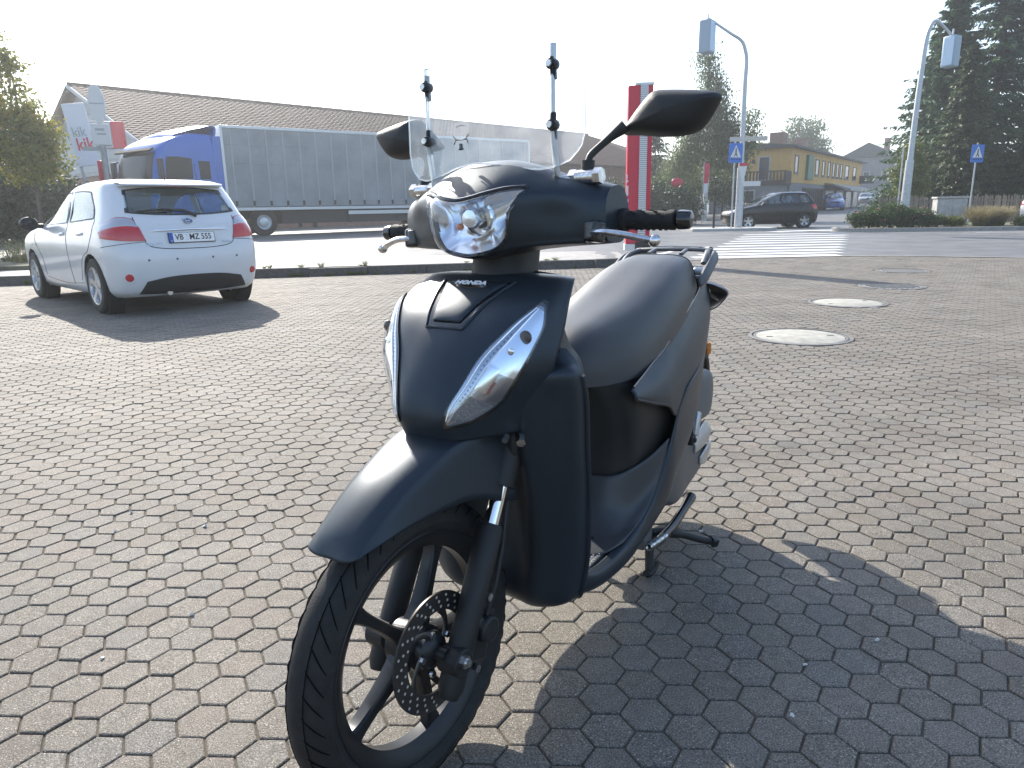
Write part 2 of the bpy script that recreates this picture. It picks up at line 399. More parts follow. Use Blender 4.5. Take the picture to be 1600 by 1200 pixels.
# manhole covers
M['mh_conc'] = mat('cover_concrete', (.29, .28, .245), .85, var=.22, vscale=9, bump=.3, bscale=150)
M['mh_iron'] = mat('cover_iron', (.22, .21, .20), .55, .4, var=.3, vscale=20, bump=.3, bscale=80)
M['mh_iron2'] = mat('cover_iron_worn', (.15, .145, .135), .6, .2, var=.25, vscale=16)
mh_lab = ['pale concrete-filled round manhole cover nearest the scooter', 'pale concrete-filled round manhole cover between the larger pale one and the studded iron one',
          'dark studded iron manhole cover crossed by the thin shadow', 'flat iron manhole cover closest to the road edge']
for k, ((x, y), r) in enumerate(MH):
    r -= .01
    e = empty('manhole_cover', (x, y, 0), .4*k, label=mh_lab[k], cat='manhole cover', group='manhole covers in the paved yard')
    MB().lathe([(r, -.03), (r, .004), (r*.93, .006), (r*.93, -.006), (r*.90, -.006), (r*.90, .003), (r*.855, .004), (r*.855, -.03)], (0, 0, 0), (0, 0, 1), 64).build('frame', M['mh_iron2'], e)
    if k < 2:
        MB().lathe([(r*.845, -.03), (r*.845, .002), (r*.83, .004), (.001, .005)], (0, 0, 0), (0, 0, 1), 64).build('cover_plate', M['mh_conc'], e)
        for a_ in (0, math.pi): MB().box((math.cos(a_)*r*.62, math.sin(a_)*r*.62, .005), (.05, .022, .004)).build('lift_hole', M['kerb'], e)
    else:
        MB().lathe([(r*.845, -.03), (r*.845, .002), (.001, .003)], (0, 0, 0), (0, 0, 1), 64).build('cover_plate', M['mh_iron'], e)
        mb = MB()
        for i in range(-7, 8):
            for j in range(-7, 8):
                if (i*i+j*j)**.5*.045 < r*.8: mb.box((i*.045, j*.045, .005), (.022, .022, .006))
        mb.build('stud', M['mh_iron2'], e, smooth=False, kind='stuff')

# kerb of single stones between yard and street
kerb = empty('kerb', (0, 0, 0), kind='structure')
kx = np.arange(-13.9, 2.4, .995)
for k, x in enumerate(kx):
    y = yard_edge(x); an = math.atan2(yard_edge(x+.5)-yard_edge(x-.5), 1.0)
    q = MB().box((0, 0, 0), (.985/math.cos(an), .15, .30)).build('kerb_stone', M['kerb'], kerb, bevel=.012)
    q.location = (x, y+.075, -.005+random.gauss(0, .004)); q.rotation_euler = (random.gauss(0, .006), 0, an)
e2 = MB().box((0, 0, 0), (.9, .15, .30)).build('kerb_stone', M['kerb'], kerb, bevel=.012)
e2.location = (2.78, 13.75, -.05); e2.rotation_euler = (0, .06, rad(58))
# light flagged strip behind the kerb, then asphalt
G = np.zeros((60, 8, 3)); 
for i, x in enumerate(np.linspace(-39, 2.3, 60)):
    for j, k in enumerate(np.linspace(.16, 2.3, 8)):
        y = yard_edge(x)+k; G[i, j] = (x, y, float(z_road(x, y))+.004)
MB().grid(G).build('pavement', M['flag'], kind='structure')
# flush edging strip at the yard mouth
G = np.zeros((50, 2, 3))
for i, x in enumerate(np.linspace(3.0, 15.5, 50)):
    for j, k in enumerate((-.07, .07)): G[i, j] = (x, yard_edge(x)+k, .009)
MB().grid(G).build('edging_strip', M['flag'], kind='structure')

# zebra crossing: stripe rows read off the photograph
zs = [(1106, 402.5, 1285, 399.5), (1112, 398.2, 1291, 395.2), (1118, 393.8, 1297, 391), (1125, 389.4, 1303, 386.8), (1132, 385, 1308, 382.6), (1139, 380.8, 1312, 378.4),
      (1146, 377, 1316, 375), (1153, 373.4, 1319, 371.6), (1160, 370, 1321, 368.4), (1166, 366.6, 1322, 365.2)]
for (xa, ya, xb, yb) in zs:
    a = ground(xa, ya); b = ground(xb, yb); c = (a+b)/2
    L = 3.0+.06*(c[1]-15)
    d = .25
    pts = [(c[0]-L/2, c[1]-d), (c[0]+L/2, c[1]-d-.05), (c[0]+L/2, c[1]+d-.05), (c[0]-L/2, c[1]+d)]
    MB().add([(x, y, float(z_road(x, y))+.010) for x, y in pts], [(0, 1, 2, 3)]).build('crosswalk_stripe', M['line'], road, smooth=False)
def strip(pts, wd, name, m, parent=None, dz=.010, **kw):
    P = curve(pts, 30); G = np.zeros((30, 2, 3))
    for i, p in enumerate(P):
        t = P[min(i+1, 29)]-P[max(i-1, 0)]; t /= np.linalg.norm(t); nn = np.array([-t[1], t[0]])
        for j, s in enumerate((-1, 1)):
            q = p+nn*s*wd/2; G[i, j] = (*q, float(z_road(*q))+dz)
    return MB().grid(G).build(name, m, parent, **kw)
strip([(-14, 17.6), (-7, 21.5), (-1, 25.3), (4, 28.5)], .14, 'lane_line', M['line'], road)
strip([(15.5, 24.2), (22, 23.4), (32, 21.5)], .14, 'lane_line', M['line'], road)
strip([(2.9, 15.2), (3.6, 16.6), (4.2, 18.2)], .12, 'lane_line', M['line'], road)
strip([(13.4, 30.4), (15.2, 31.5), (18, 36), (24, 46)], .14, 'lane_line', M['line'], road)
strip([(10.2, 28.3), (11.6, 28.9), (13.2, 29.0)], .9, 'lane_line', M['line'], road)
# drain grate
dg_ = empty('drain_grate', (3.55, 13.05, 0), .1, label='rectangular slotted drain grate beside the zebra crossing', cat='drain')
MB().bbox(-.28, .28, -.2, .2, -.02, .002).build('frame', M['mh_iron'], dg_)
for k in range(7): MB().bbox(-.25+k*.075, -.215+k*.075, -.17, .17, .002, .008).build('bar', M['mh_iron2'], dg_)
# ------------------------------------------------------------------ scooter: local x = its left, y = rearward from the front axle, z up
M['matt'] = mat('scooter_matt_paint', (.030, .040, .051), .41, .5, var=.08, vscale=300, spec=.5, rvar=.03)
M['black'] = mat('black_plastic', (.017, .0175, .018), .52, bump=.15, bscale=900, spec=.45)
M['gloss'] = mat('gloss_black', (.01, .011, .012), .12, coat=.6)
M['seat'] = mat('seat_vinyl', (.022, .0235, .026), .40, bump=.15, bscale=700, spec=.6)
M['rubber'] = mat('tyre_rubber', (.013, .013, .013), .74, var=.3, vscale=40, bump=.15, bscale=300)
M['groove'] = mat('groove_black', (.004, .004, .004), .95, spec=.1)
M['alloy_blk'] = mat('black_alloy', (.028, .03, .033), .36, .55)
M['chrome'] = mat('chrome', (.78, .79, .80), .09, 1.0)
M['steel'] = mat('bare_steel', (.60, .60, .60), .28, 1.0, var=.2, vscale=60, rvar=.08)
M['alu'] = mat('cast_aluminium', (.50, .51, .52), .40, .85, bump=.15, bscale=300, rvar=.08)
M['alu_d'] = mat('dark_cast_aluminium', (.13, .135, .14), .48, .6, bump=.2, bscale=300)
M['greyp'] = mat('grey_plastic', (.10, .105, .11), .5)
M['disc'] = mat('brake_disc', (.10, .095, .09), .38, .85, rvar=.08)
M['refl'] = mat('lamp_reflector', (.80, .83, .87), .20, 1.0)
M['speck'] = mat('speckled_reflector', (.30, .29, .28), .25, .8, var=.8, vscale=420, bump=.9, bscale=420)
M['tintr'] = mat('reddish_facet', (.36, .16, .16), .25, .6)
M['reflm'] = mat('lamp_reflector_satin', (.42, .45, .50), .20, .95, bump=.06, bscale=500)
M['lens'] = glass_mat('lamp_lens', (.95, .97, 1), .05, .03)
M['screen'] = glass_mat('windscreen_acrylic', (.95, .975, .98), .05, .03, .13)
M['scr_edge'] = mat('acrylic_edge', (.9, .93, .95), .15, trans=.55)
M['riser'] = mat('floor_plastic', (.045, .050, .057), .36, .2, bump=.12, bscale=600)
M['amber'] = mat('amber_plastic', (.75, .26, .03), .25, trans=.15)
M['bulb'] = mat('dim_bulb', (.12, .10, .09), .15, trans=.3)
M['redp'] = mat('red_lens', (.45, .02, .03), .15, coat=.5)
M['mat_dot'] = mat('foot_mat', (.05, .052, .055), .45, bump=.8, bscale=160)
M['silver_txt'] = mat('silver_letters', (.80, .81, .82), .45, .1)
SC_R = empty('scooter', (-.19, 1.17, 0), rad(-30), label='matt dark scooter with clear windscreen parked on its centre stand on the pavers', cat='scooter')
_ax = Vector((0, math.sin(rad(26.5)), math.cos(rad(26.5)))); _A0 = Vector((0, -.0775, 0)); _SM = Matrix.Rotation(-rad(4.4), 3, _ax)
def steer(p): return _SM@(Vector(p)-_A0)+_A0
def mir(row): return [(-a, *r) for a, *r in row[:0:-1]]+[tuple(r) for r in row]   # rows start on the centre line
P = SC_R
def SB(name, mb, m, parent=None, st=False, **kw):
    if st: mb.xf = steer
    return mb.build(name, m, parent or P, **kw)

# ---- front wheel
fwc = Vector((0, 0, .275))
tyre_prof = []
for k in range(28):
    a = 2*math.pi*k/28; ca, sa = math.cos(a), math.sin(a)
    rr = .232+.043*ca if ca > -.35 else .232+.043*-.35+.006*(ca+.35)
    tyre_prof.append((rr, .0415*sa*(1.0 if ca > -.2 else .82)))
wheel = SB('front_wheel', MB().lathe([(.030, -.035), (.042, -.03), (.045, 0), (.042, .03), (.030, .035)], fwc, (1, 0, 0), 32), M['alloy_blk'], st=True)
tyre = SB('tyre', MB().lathe(tyre_prof, fwc, (1, 0, 0), 120, closed=True), M['rubber'], wheel, st=True)
# tread grooves: raised dark sipes cut as shallow bars across the crown
mb = MB()
for k in range(46):
    for sgn in (-1, 1):
        a0 = 2*math.pi*k/46+(.035 if sgn > 0 else 0)
        pts = []
        for q in range(6):
            t = q/5; b = sgn*(.42+.80*t); a = a0+.16*t
            rr = .232+.0436*math.cos(b); pts.append(fwc+Vector((.0421*math.sin(b), rr*math.cos(a), rr*math.sin(a))))
        mb.tube(pts, [.0006, .0011, .0013, .0013, .0011, .0006], 5)
SB('tread_groove', mb, M['groove'], wheel, st=True, kind='stuff')
mb = MB()
for x in (-.0195, .0195):
    b = math.asin(x/.0415); mb.lathe([(.232+.0432*math.cos(b)+.0004, x-.0014), (.232+.0432*math.cos(b)+.0006, x), (.232+.0432*math.cos(b)+.0004, x+.0014)], fwc, (1, 0, 0), 120)
SB('tread_groove', mb, M['groove'], wheel, st=True)
rim_prof = [(.214, -.031), (.217, -.029), (.217, -.026), (.203, -.021), (.196, -.013), (.195, .013), (.203, .021), (.217, .026), (.217, .029), (.214, .031), (.203, .027), (.189, .016), (.183, .012), (.183, -.012), (.189, -.016), (.203, -.027)]
SB('rim', MB().lathe(rim_prof, fwc, (1, 0, 0), 96, closed=True), M['alloy_blk'], wheel, st=True)
for k in range(5):
    a = rad(64+72*k); d = Vector((0, math.cos(a), math.sin(a))); t = Vector((0, -math.sin(a), math.cos(a))); X = Vector((1, 0, 0))
    rows = []
    for q, (rr, hw, hx) in enumerate(((.038, .019, .020), (.07, .0125, .017), (.12, .0105, .0145), (.165, .0125, .013), (.19, .021, .0115))):
        c = fwc+d*rr
        rows.append([c+t*hw*.72+X*hx, c+t*hw+X*hx*.55, c+t*hw*.9-X*hx, c-t*hw*.9-X*hx, c-t*hw+X*hx*.55, c-t*hw*.72+X*hx])
    S = Surf([[tuple(p) for p in r] for r in rows], cv=False)
    G = np.array([_W(np.linspace(0, 1, 14), 5)@np.array([tuple(r[j]) for r in rows]) for j in range(6)]).transpose(1, 0, 2)
    SB('spoke', MB().grid(G, closed_v=True), M['alloy_blk'], wheel, st=True, angle=28)
# brake disc with holes (ring of drilled plates)
bd = MB(); N = 120; R0, R1 = .070, .110
bd.lathe([(R1, .0535), (R1, .0575), (.076, .0575), (.076, .0535)], fwc, (1, 0, 0), 120, closed=True)
disc = SB('brake_disc', bd, M['disc'], wheel, st=True)
mb = MB()
for k in range(24):
    a = 2*math.pi*k/24
    for q, rr in enumerate((.083, .093, .103)):
        b = a+q*.075; c = fwc+Vector((.0579, rr*math.cos(b), rr*math.sin(b)))
        mb.cyl(c, c+Vector((.0003, 0, 0)), .0028, n=8)
SB('vent_hole', mb, mat('hole_show_through', (.42, .38, .33), .8), disc, st=True, kind='stuff')
for k in range(5):
    a = rad(30+72*k); pts = []
    for q in range(6):
        t = q/5; b = a+.75*t; rr = .034+.046*t; pts.append(fwc+Vector((.054, rr*math.cos(b), rr*math.sin(b))))
    SB('disc_arm', MB().tube(pts, [.010, .008, .006, .006, .008, .011], 8, flat=.35, upv=(1, 0, 0)), M['disc'], disc, st=True)
    b = rad(30+72*k); c = fwc+Vector((.056, .038*math.cos(b), .038*math.sin(b)))
    SB('bolt', MB().cyl(c, c+Vector((.006, 0, 0)), .0065, n=6), M['steel'], disc, st=True)
SB('hub_cap', MB().lathe([(.034, .03), (.036, .05), (.028, .058), (.014, .062), (.014, .085)], fwc, (1, 0, 0), 32), M['alloy_blk'], wheel, st=True)

# ---- fork
for sx in (1, -1):
    lo = SB('fork_leg', MB().tube([(sx*.085, -.008, .196), (sx*.086, .0, .212), (sx*.086, .145, .462), (sx*.086, .150, .470)], [.018, .0245, .0255, .021], 24), M['black'], st=True)
    SB('fork_tube', MB().cyl((sx*.086, .146, .464), (sx*.086, .225, .60), .0155, n=24), M['chrome'], lo, st=True)
    SB('axle_lug', MB().cyl((sx*.066, .012, .262), (sx*.112, .012, .262), .026, n=20), M['black'], lo, st=True, bevel=.003)
    SB('axle_nut', MB().cyl((sx*.112, .005, .272), (sx*.124, .005, .272), .0115, n=6).cyl((sx*.124, .005, .272), (sx*.130, .005, .272), .0065, n=12), M['steel'], lo, st=True)
    for (s_, z_) in ((.055, .225), (.105, .345)):
        SB('bolt', MB().cyl((sx*.09, s_, z_), (sx*.108, s_, z_), .008, n=6), M['steel'], lo, st=True)
    SB('fork_clamp', MB().cyl((sx*.086, .185, .535), (sx*.086, .235, .62), .027, n=20), M['black'], lo, st=True)
SB('fork_bridge', MB().box((0, .23, .615), (.23, .06, .05)), M['black'], st=True, bevel=.008)
cal = MB(); cal.box((.072, .085, .275), (.05, .065, .10), rot=(rad(-25), 0, 0)); cal.cyl((.05, .095, .285), (.115, .095, .285), .026, n=20); cal.cyl((.1, .07, .31), (.112, .07, .31), .012, n=12)
SB('brake_caliper', cal, M['black'], st=True, bevel=.006)
SB('brake_hose', MB().tube([(.10, .10, .31), (.105, .125, .36), (.10, .16, .42), (.09, .20, .50), (.07, .23, .60)], .0055, 10), M['black'], st=True)
SB('speed_cable', MB().tube([(-.07, .02, .26), (-.10, .06, .33), (-.105, .13, .43), (-.08, .2, .58)], .0045, 8), M['black'], st=True)

# ---- front mudguard
fr = [[(0, -.172, .520), (.030, -.173, .521), (.047, -.169, .524), (.053, -.165, .526), (.056, -.161, .527), (.058, -.158, .528)],
      [(0, -.146, .558), (.035, -.143, .554), (.055, -.135, .549), (.061, -.130, .545), (.064, -.126, .542), (.068, -.121, .537)],
      [(0, -.080, .603), (.038, -.076, .600), (.058, -.070, .592), (.065, -.066, .585), (.070, -.060, .572), (.078, -.050, .545)],
      [(0, -.010, .634), (.040, -.006, .632), (.062, -.001, .624), (.070, .003, .616), (.076, .012, .595), (.085, .030, .545)],
      [(0, .055, .655), (.042, .058, .653), (.066, .064, .646), (.075, .069, .637), (.082, .080, .605), (.092, .100, .538)],
      [(0, .130, .668), (.045, .132, .666), (.073, .137, .655), (.083, .141, .645), (.090, .150, .600), (.100, .165, .513)],
      [(0, .200, .660), (.045, .200, .657), (.078, .203, .642), (.088, .206, .630), (.095, .210, .585), (.104, .215, .498)]]
S = Surf([mir(r) for r in fr])
G, _ = surf_mesh(S, 48, 49)
SB('front_mudguard', MB().grid(G), M['matt'], st=True, solid=.004, angle=60)

# ---- nose shield
ns = [[(0, .062, .652), (.05, .072, .652), (.09, .125, .650), (.125, .195, .648), (.155, .275, .645)],
      [(0, .051, .700), (.05, .056, .700), (.09, .098, .700), (.130, .160, .700), (.165, .240, .700)],
      [(0, .076, .765), (.05, .083, .765), (.10, .108, .768), (.152, .150, .772), (.186, .215, .775)],
      [(0, .136, .843), (.05, .139, .843), (.11, .152, .842), (.160, .186, .838), (.187, .252, .835)],
      [(0, .196, .888), (.05, .198, .888), (.11, .206, .886), (.158, .226, .882), (.181, .285, .878)],
      [(0, .286, .923), (.06, .286, .923), (.11, .289, .922), (.146, .303, .920), (.167, .338, .915)],
      [(0, .335, .928), (.06, .335, .928), (.10, .337, .927), (.130, .350, .924), (.152, .372, .917)]]
NS = Surf([mir(r) for r in ns], sign=1.0)
if NS.nrm([(.4, .5)])[0][1] > 0: NS.sign = -1.0
def lv(l, row):            # lateral position -> v at a control row (columns: 9)
    cols = [p[0] for p in mir(ns[row])]; return float(np.interp(l, cols, np.arange(9)))/8
def nuv(l, z):             # find uv on the nose for a lateral offset and a height
    best = None
    for u in np.linspace(0, .84, 60):
        v = np.linspace(0, 1, 81); pts = NS.at(np.column_stack([np.full(81, u), v])); d = (pts[:, 0]-l)**2+(pts[:, 2]-z)**2; k = int(d.argmin())
        if best is None or d[k] < best[0]: best = (d[k], u, v[k])
    return best[1:]
G, _ = surf_mesh(NS, 70, 81)
SB('front_shield', MB().grid(G), M['matt'], solid=.006, angle=60)
shield_parts = {}
for sgn, nm in ((1, 'left'), (-1, 'right')):
    inner = [(.048, .688), (.056, .715), (.068, .752), (.088, .795), (.113, .838), (.138, .866), (.155, .884)]
    outer = [(.056, .683), (.085, .692), (.118, .720), (.147, .765), (.160, .805), (.166, .845), (.162, .880)]
    bi = [nuv(sgn*a, b) for a, b in inner]; bo = [nuv(sgn*a, b) for a, b in outer]
    pa = Patch(NS, bi, bo, 40)
    ind = SB('indicator', pa.rim(MB(), 1.07, .97, .0035, .006), M['gloss'])
    SB('reflector', pa.fill(MB(), .0015, 10), M['reflm'], ind)
    # facets and bulbs inside
    mid = (pa.b+pa.t)/2
    def zone(a, b, k0, k1, m_, off, dome=0.0):
        q0 = (pa.b*(1-k0)+pa.t*k0)[a:b:3]; q1 = (pa.b*(1-k1)+pa.t*k1)[a:b:3]; return SB('reflector', Patch(NS, q0, q1, 16).fill(MB(), off, 8, dome=dome), m_, ind)
    zone(19, 39, .26, .96, M['refl'], .0028, -.0012); zone(14, 23, .30, .60, M['refl'], .0032, .0012); zone(13, 22, .62, .96, M['reflm'], .0030, .001)
    zone(3, 15, .26, .96, M['speck'], .0028)
    zone(14, 19, .60, .78, M['tintr'], .0036)
    c = NS.at([mid[28]*.8+pa.t[28]*.2], .0045)[0]; SB('bulb', MB().sphere(c, .0125, sc=(1, .45, 1)), M['bulb'], ind)
    c = NS.at([mid[24]], .004)[0]; SB('bulb', MB().sphere(c, .007, sc=(1, .5, 1)), M['chrome'], ind)
    mb = MB()
    for q in range(10, 28, 1):
        c = NS.at([pa.b[q]*.80+pa.t[q]*.20], .003)[0]; mb.sphere(c, .0016, 6, 4)
    SB('bead', mb, M['gloss'], ind, kind='stuff')
    for k_ in (.10, .28): SB('inner_edge', MB().tube([tuple(p) for p in NS.at(pa.b[2:38]*(1-k_)+pa.t[2:38]*k_, .003)], .0013, 6), M['refl'], ind)
    SB('lens', pa.fill(MB(), .0055, 10, dome=.002), M['lens'], ind)
# raised centre garnish with recess frame
gl = [(-.030, .850), (-.040, .869), (-.052, .891), (-.066, .914)]; 
gp = Patch(NS, [nuv(a, b) for a, b in gl], [nuv(-a, b) for a, b in gl], 24)
gl2 = [(-.040, .840), (-.051, .864), (-.064, .889), (-.080, .915)]
gp2 = Patch(NS, [nuv(a, b) for a, b in gl2], [nuv(-a, b) for a, b in gl2], 24)
SB('garnish_recess', gp2.fill(MB(), .0008, 12), M['gloss'])
gar = SB('centre_garnish', gp.fill(MB(), .004, 14, dome=.003), M['matt'], solid=.005)
SB('recess_lip', MB().tube([tuple(p) for p in NS.at(np.vstack([gp2.b[::-1], gp2.t]), .0012)], .0028, 8), M['matt'])
# emblem plate with raised letters
u0, v0 = nuv(0, .905); c = NS.at([(u0, v0)], .0085)[0]; nn = Vector(NS.nrm([(u0, v0)])[0]); ex = Vector((1, 0, 0)); ey = nn.cross(ex)
SB('emblem_plate', MB().lathe([(.001, .0016), (.032, .0012), (.036, -.004)], (0, 0, 0), (0, 0, 1), 32), M['gloss'], gar)
pl = gar.children[-1]; pl.matrix_local = frame_mat(c, ex, ey, nn)@Matrix.Diagonal((1, .42, 1, 1))
text_mesh('HONDA', .0185, .0008, M['silver_txt'], 'emblem_letters', gar, frame_mat(Vector(c)+nn*.0022, ex, ey, nn), bold=.0006, squash=1.0)

# ---- lower leg shield (front face, wraps round to the knee bulge)
ls = [[(0, .31, .800), (.07, .27, .800), (.130, .235, .800), (.158, .240, .800), (.176, .250, .800), (.186, .262, .798)],
      [(0, .30, .772), (.07, .25, .772), (.130, .200, .772), (.170, .232, .774), (.197, .245, .775), (.207, .268, .771)],
      [(0, .28, .750), (.07, .22, .750), (.130, .172, .752), (.177, .206, .756), (.211, .226, .756), (.221, .256, .750)],
      [(0, .27, .700), (.06, .24, .700), (.125, .176, .700), (.170, .214, .700), (.211, .238, .698), (.223, .272, .693)],
      [(0, .28, .600), (.06, .26, .600), (.118, .205, .600), (.160, .230, .600), (.204, .256, .598), (.216, .294, .593)],
      [(0, .30, .500), (.06, .285, .500), (.112, .238, .500), (.152, .248, .500), (.197, .278, .498), (.209, .318, .495)],
      [(0, .31, .360), (.06, .300, .360), (.102, .268, .358), (.140, .274, .354), (.183, .303, .350), (.195, .346, .345)],
      [(0, .29, .255), (.05, .285, .250), (.092, .278, .243), (.125, .288, .242), (.160, .313, .245), (.174, .360, .245)],
      [(0, .33, .205), (.04, .325, .205), (.075, .322, .205), (.105, .330, .207), (.132, .346, .210), (.152, .385, .215)]]
LS = Surf([mir(r) for r in ls]); G, _ = surf_mesh(LS, 72, 91)
SB('leg_shield', MB().grid(G), M['matt'], solid=.006, angle=60)
for sgn in (1, -1):
    e = [(sgn*r[-1][0], r[-1][1], r[-1][2]) for r in ls[2:]]
    SB('shield_edge', MB().tube([tuple(p) for p in curve(e, 40)], .006, 8), M['matt'])
# inner wheel-arch liner behind the front wheel
SB('wheel_liner', MB().grid(Surf([mir([(0, .22, .66), (.06, .22, .65), (.10, .23, .63)]), mir([(0, .305, .52), (.06, .30, .52), (.10, .285, .52)]), mir([(0, .32, .35), (.06, .315, .35), (.09, .30, .35)]), mir([(0, .30, .24), (.05, .30, .24), (.08, .30, .24)])]).grid(20, 20)[0]), M['black'], solid=.004)
for sgn in (1, -1):
    SB('bolt', MB().cyl((sgn*.130, .185, .640), (sgn*.139, .168, .634), .009, n=6), M['steel'])
    SB('bolt', MB().cyl((sgn*.11, .165, .645), (sgn*.115, .150, .640), .006, n=6), M['alu_d'])
# rider side of the shield
ils = [[(0, .378, .928), (.06, .378, .928), (.120, .372, .922), (.148, .366, .914)],
       [(0, .405, .89), (.06, .403, .89), (.125, .375, .88), (.164, .318, .882)],
       [(0, .42, .83), (.07, .42, .83), (.135, .355, .83), (.176, .248, .830)],
       [(0, .425, .785), (.075, .425, .785), (.145, .365, .785), (.184, .250, .785)],
       [(0, .43, .74), (.08, .43, .74), (.160, .385, .74), (.216, .270, .735)],
       [(0, .43, .60), (.10, .43, .60), (.165, .395, .60), (.212, .298, .60)],
       [(0, .42, .42), (.10, .42, .42), (.160, .395, .42), (.196, .332, .42)],
       [(0, .40, .27), (.10, .40, .27), (.155, .390, .27), (.174, .354, .26)]]
SB('inner_shield', MB().grid(Surf([mir(r) for r in ils]).grid(40, 49)[0]), M['black'], solid=.004)

# ---- steering column cover
nk = []
for z, hw, sf, sb in ((.895, .066, .285, .42), (.925, .062, .295, .43), (.950, .060, .30, .44), (.985, .058, .31, .45)):
    c = (sf+sb)/2; h = (sb-sf)/2
    nk.append([(hw*math.copysign(abs(math.cos(a))**.75, math.cos(a)), c+h*math.copysign(abs(math.sin(a))**.75, math.sin(a)), z) for a in np.linspace(0, 2*math.pi, 24, endpoint=False)])
SB('column_cover', MB().grid(Surf(nk, cv=True).grid(12, 64)[0], closed_v=True), M['black'], st=True)

# ---- handlebar cowl
prof = {0.0: [(.268, .957), (.228, .985), (.213, 1.030), (.228, 1.078), (.335, 1.142), (.42, 1.115), (.455, 1.04), (.42, .970)],
        .05: [(.274, .963), (.238, .985), (.222, 1.030), (.235, 1.080), (.335, 1.139), (.42, 1.113), (.455, 1.04), (.42, .972)],
        .085: [(.292, .972), (.264, .988), (.251, 1.030), (.256, 1.083), (.336, 1.131), (.42, 1.109), (.455, 1.04), (.42, .974)],
        .12: [(.302, .976), (.281, .990), (.271, 1.030), (.276, 1.080), (.340, 1.119), (.42, 1.102), (.455, 1.04), (.42, .976)],
        .165: [(.322, .978), (.304, .992), (.299, 1.030), (.298, 1.074), (.350, 1.099), (.42, 1.093), (.455, 1.035), (.42, .978)],
        .21: [(.345, .979), (.332, .993), (.326, 1.030), (.334, 1.065), (.367, 1.088), (.425, 1.083), (.450, 1.03), (.42, .979)],
        .24: [(.360, .981), (.349, .994), (.345, 1.030), (.352, 1.060), (.378, 1.080), (.425, 1.076), (.445, 1.03), (.42, .981)]}
Ls = sorted(prof); allL = [-l for l in Ls[:0:-1]]+Ls
CW = Surf([[(l, s, z) for s, z in prof[abs(l)]] for l in allL], cv=True)
if CW.nrm([(.5, 2/8)])[0][1] > 0: CW.sign = -1.0
def cu(l): return float(np.interp(l, allL, np.arange(len(allL))))/(len(allL)-1)
bot = [(cu(x), vv/8) for x, vv in ((-.088, 2.2), (-.080, 1.3), (-.058, .72), (-.028, .50), (0, .45), (.028, .50), (.058, .72), (.080, 1.3), (.088, 2.2))]
top = [(cu(x), vv/8) for x, vv in ((-.116, 3.04), (-.090, 2.98), (-.056, 2.90), (-.026, 2.80), (0, 2.76), (.026, 2.80), (.056, 2.90), (.090, 2.98), (.116, 3.04))]
hp = Patch(CW, bot, top, 60)
G, mask = surf_mesh(CW, 161, 128, [hp.shrunk(.97)])
mb = MB().grid(G, closed_v=True, mask=mask)
for gi in (0, -1): mb.add([tuple(p) for p in G[gi]], [tuple(range(len(G[gi])))])
SB('handlebar_cowl', mb, M['matt'], st=True, angle=50)
hl = SB('headlight', hp.rim(MB(), 1.035, .985, .0035, .012), M['gloss'], st=True)
# bowl reflector: hollow behind the lens
Gb = []
for t in np.linspace(0, 1, 22):
    uv = hp.b*(1-t)+hp.t*t; w_ = np.linspace(0, 1, 60); d = -.004-.055*np.clip(16*t*(1-t)*w_*(1-w_), 0, 1)**.55
    Gb.append(CW.at(uv*.985+hp.poly.mean(0)*.015, d))
SB('reflector', MB().grid(np.array(Gb)), M['refl'], hl, st=True)
SB('bulb_shield', MB().lathe([(.001, -.012), (.016, -.010), (.018, .004), (.014, .02)], (.012, .245, 1.034), (0, 1, 0), 24), M['refl'], hl, st=True)
SB('projector_ring', MB().lathe([(.030, .0), (.033, -.004), (.036, .0), (.034, .018), (.026, .03)], (.012, .262, 1.034), (0, 1, 0), 32), M['chrome'], hl, st=True)
SB('position_bulb', MB().sphere((-.022, .25, 1.02), .007), mat('orange_tint', (.7, .25, .12), .2), hl, st=True)
SB('lens', hp.fill(MB(), .003, 20, dome=.012), M['lens'], hl, st=True)
# brow strip
SB('brow', MB().tube([tuple(p) for p in CW.at(np.vstack([hp.t])+np.array([0, .03/8]), .002)], .0045, 8), M['gloss'], st=True)
for sgn in (1, -1): SB('screw_hole', MB().sphere((sgn*.228, .352, 1.058), .0055), M['gloss'], st=True)
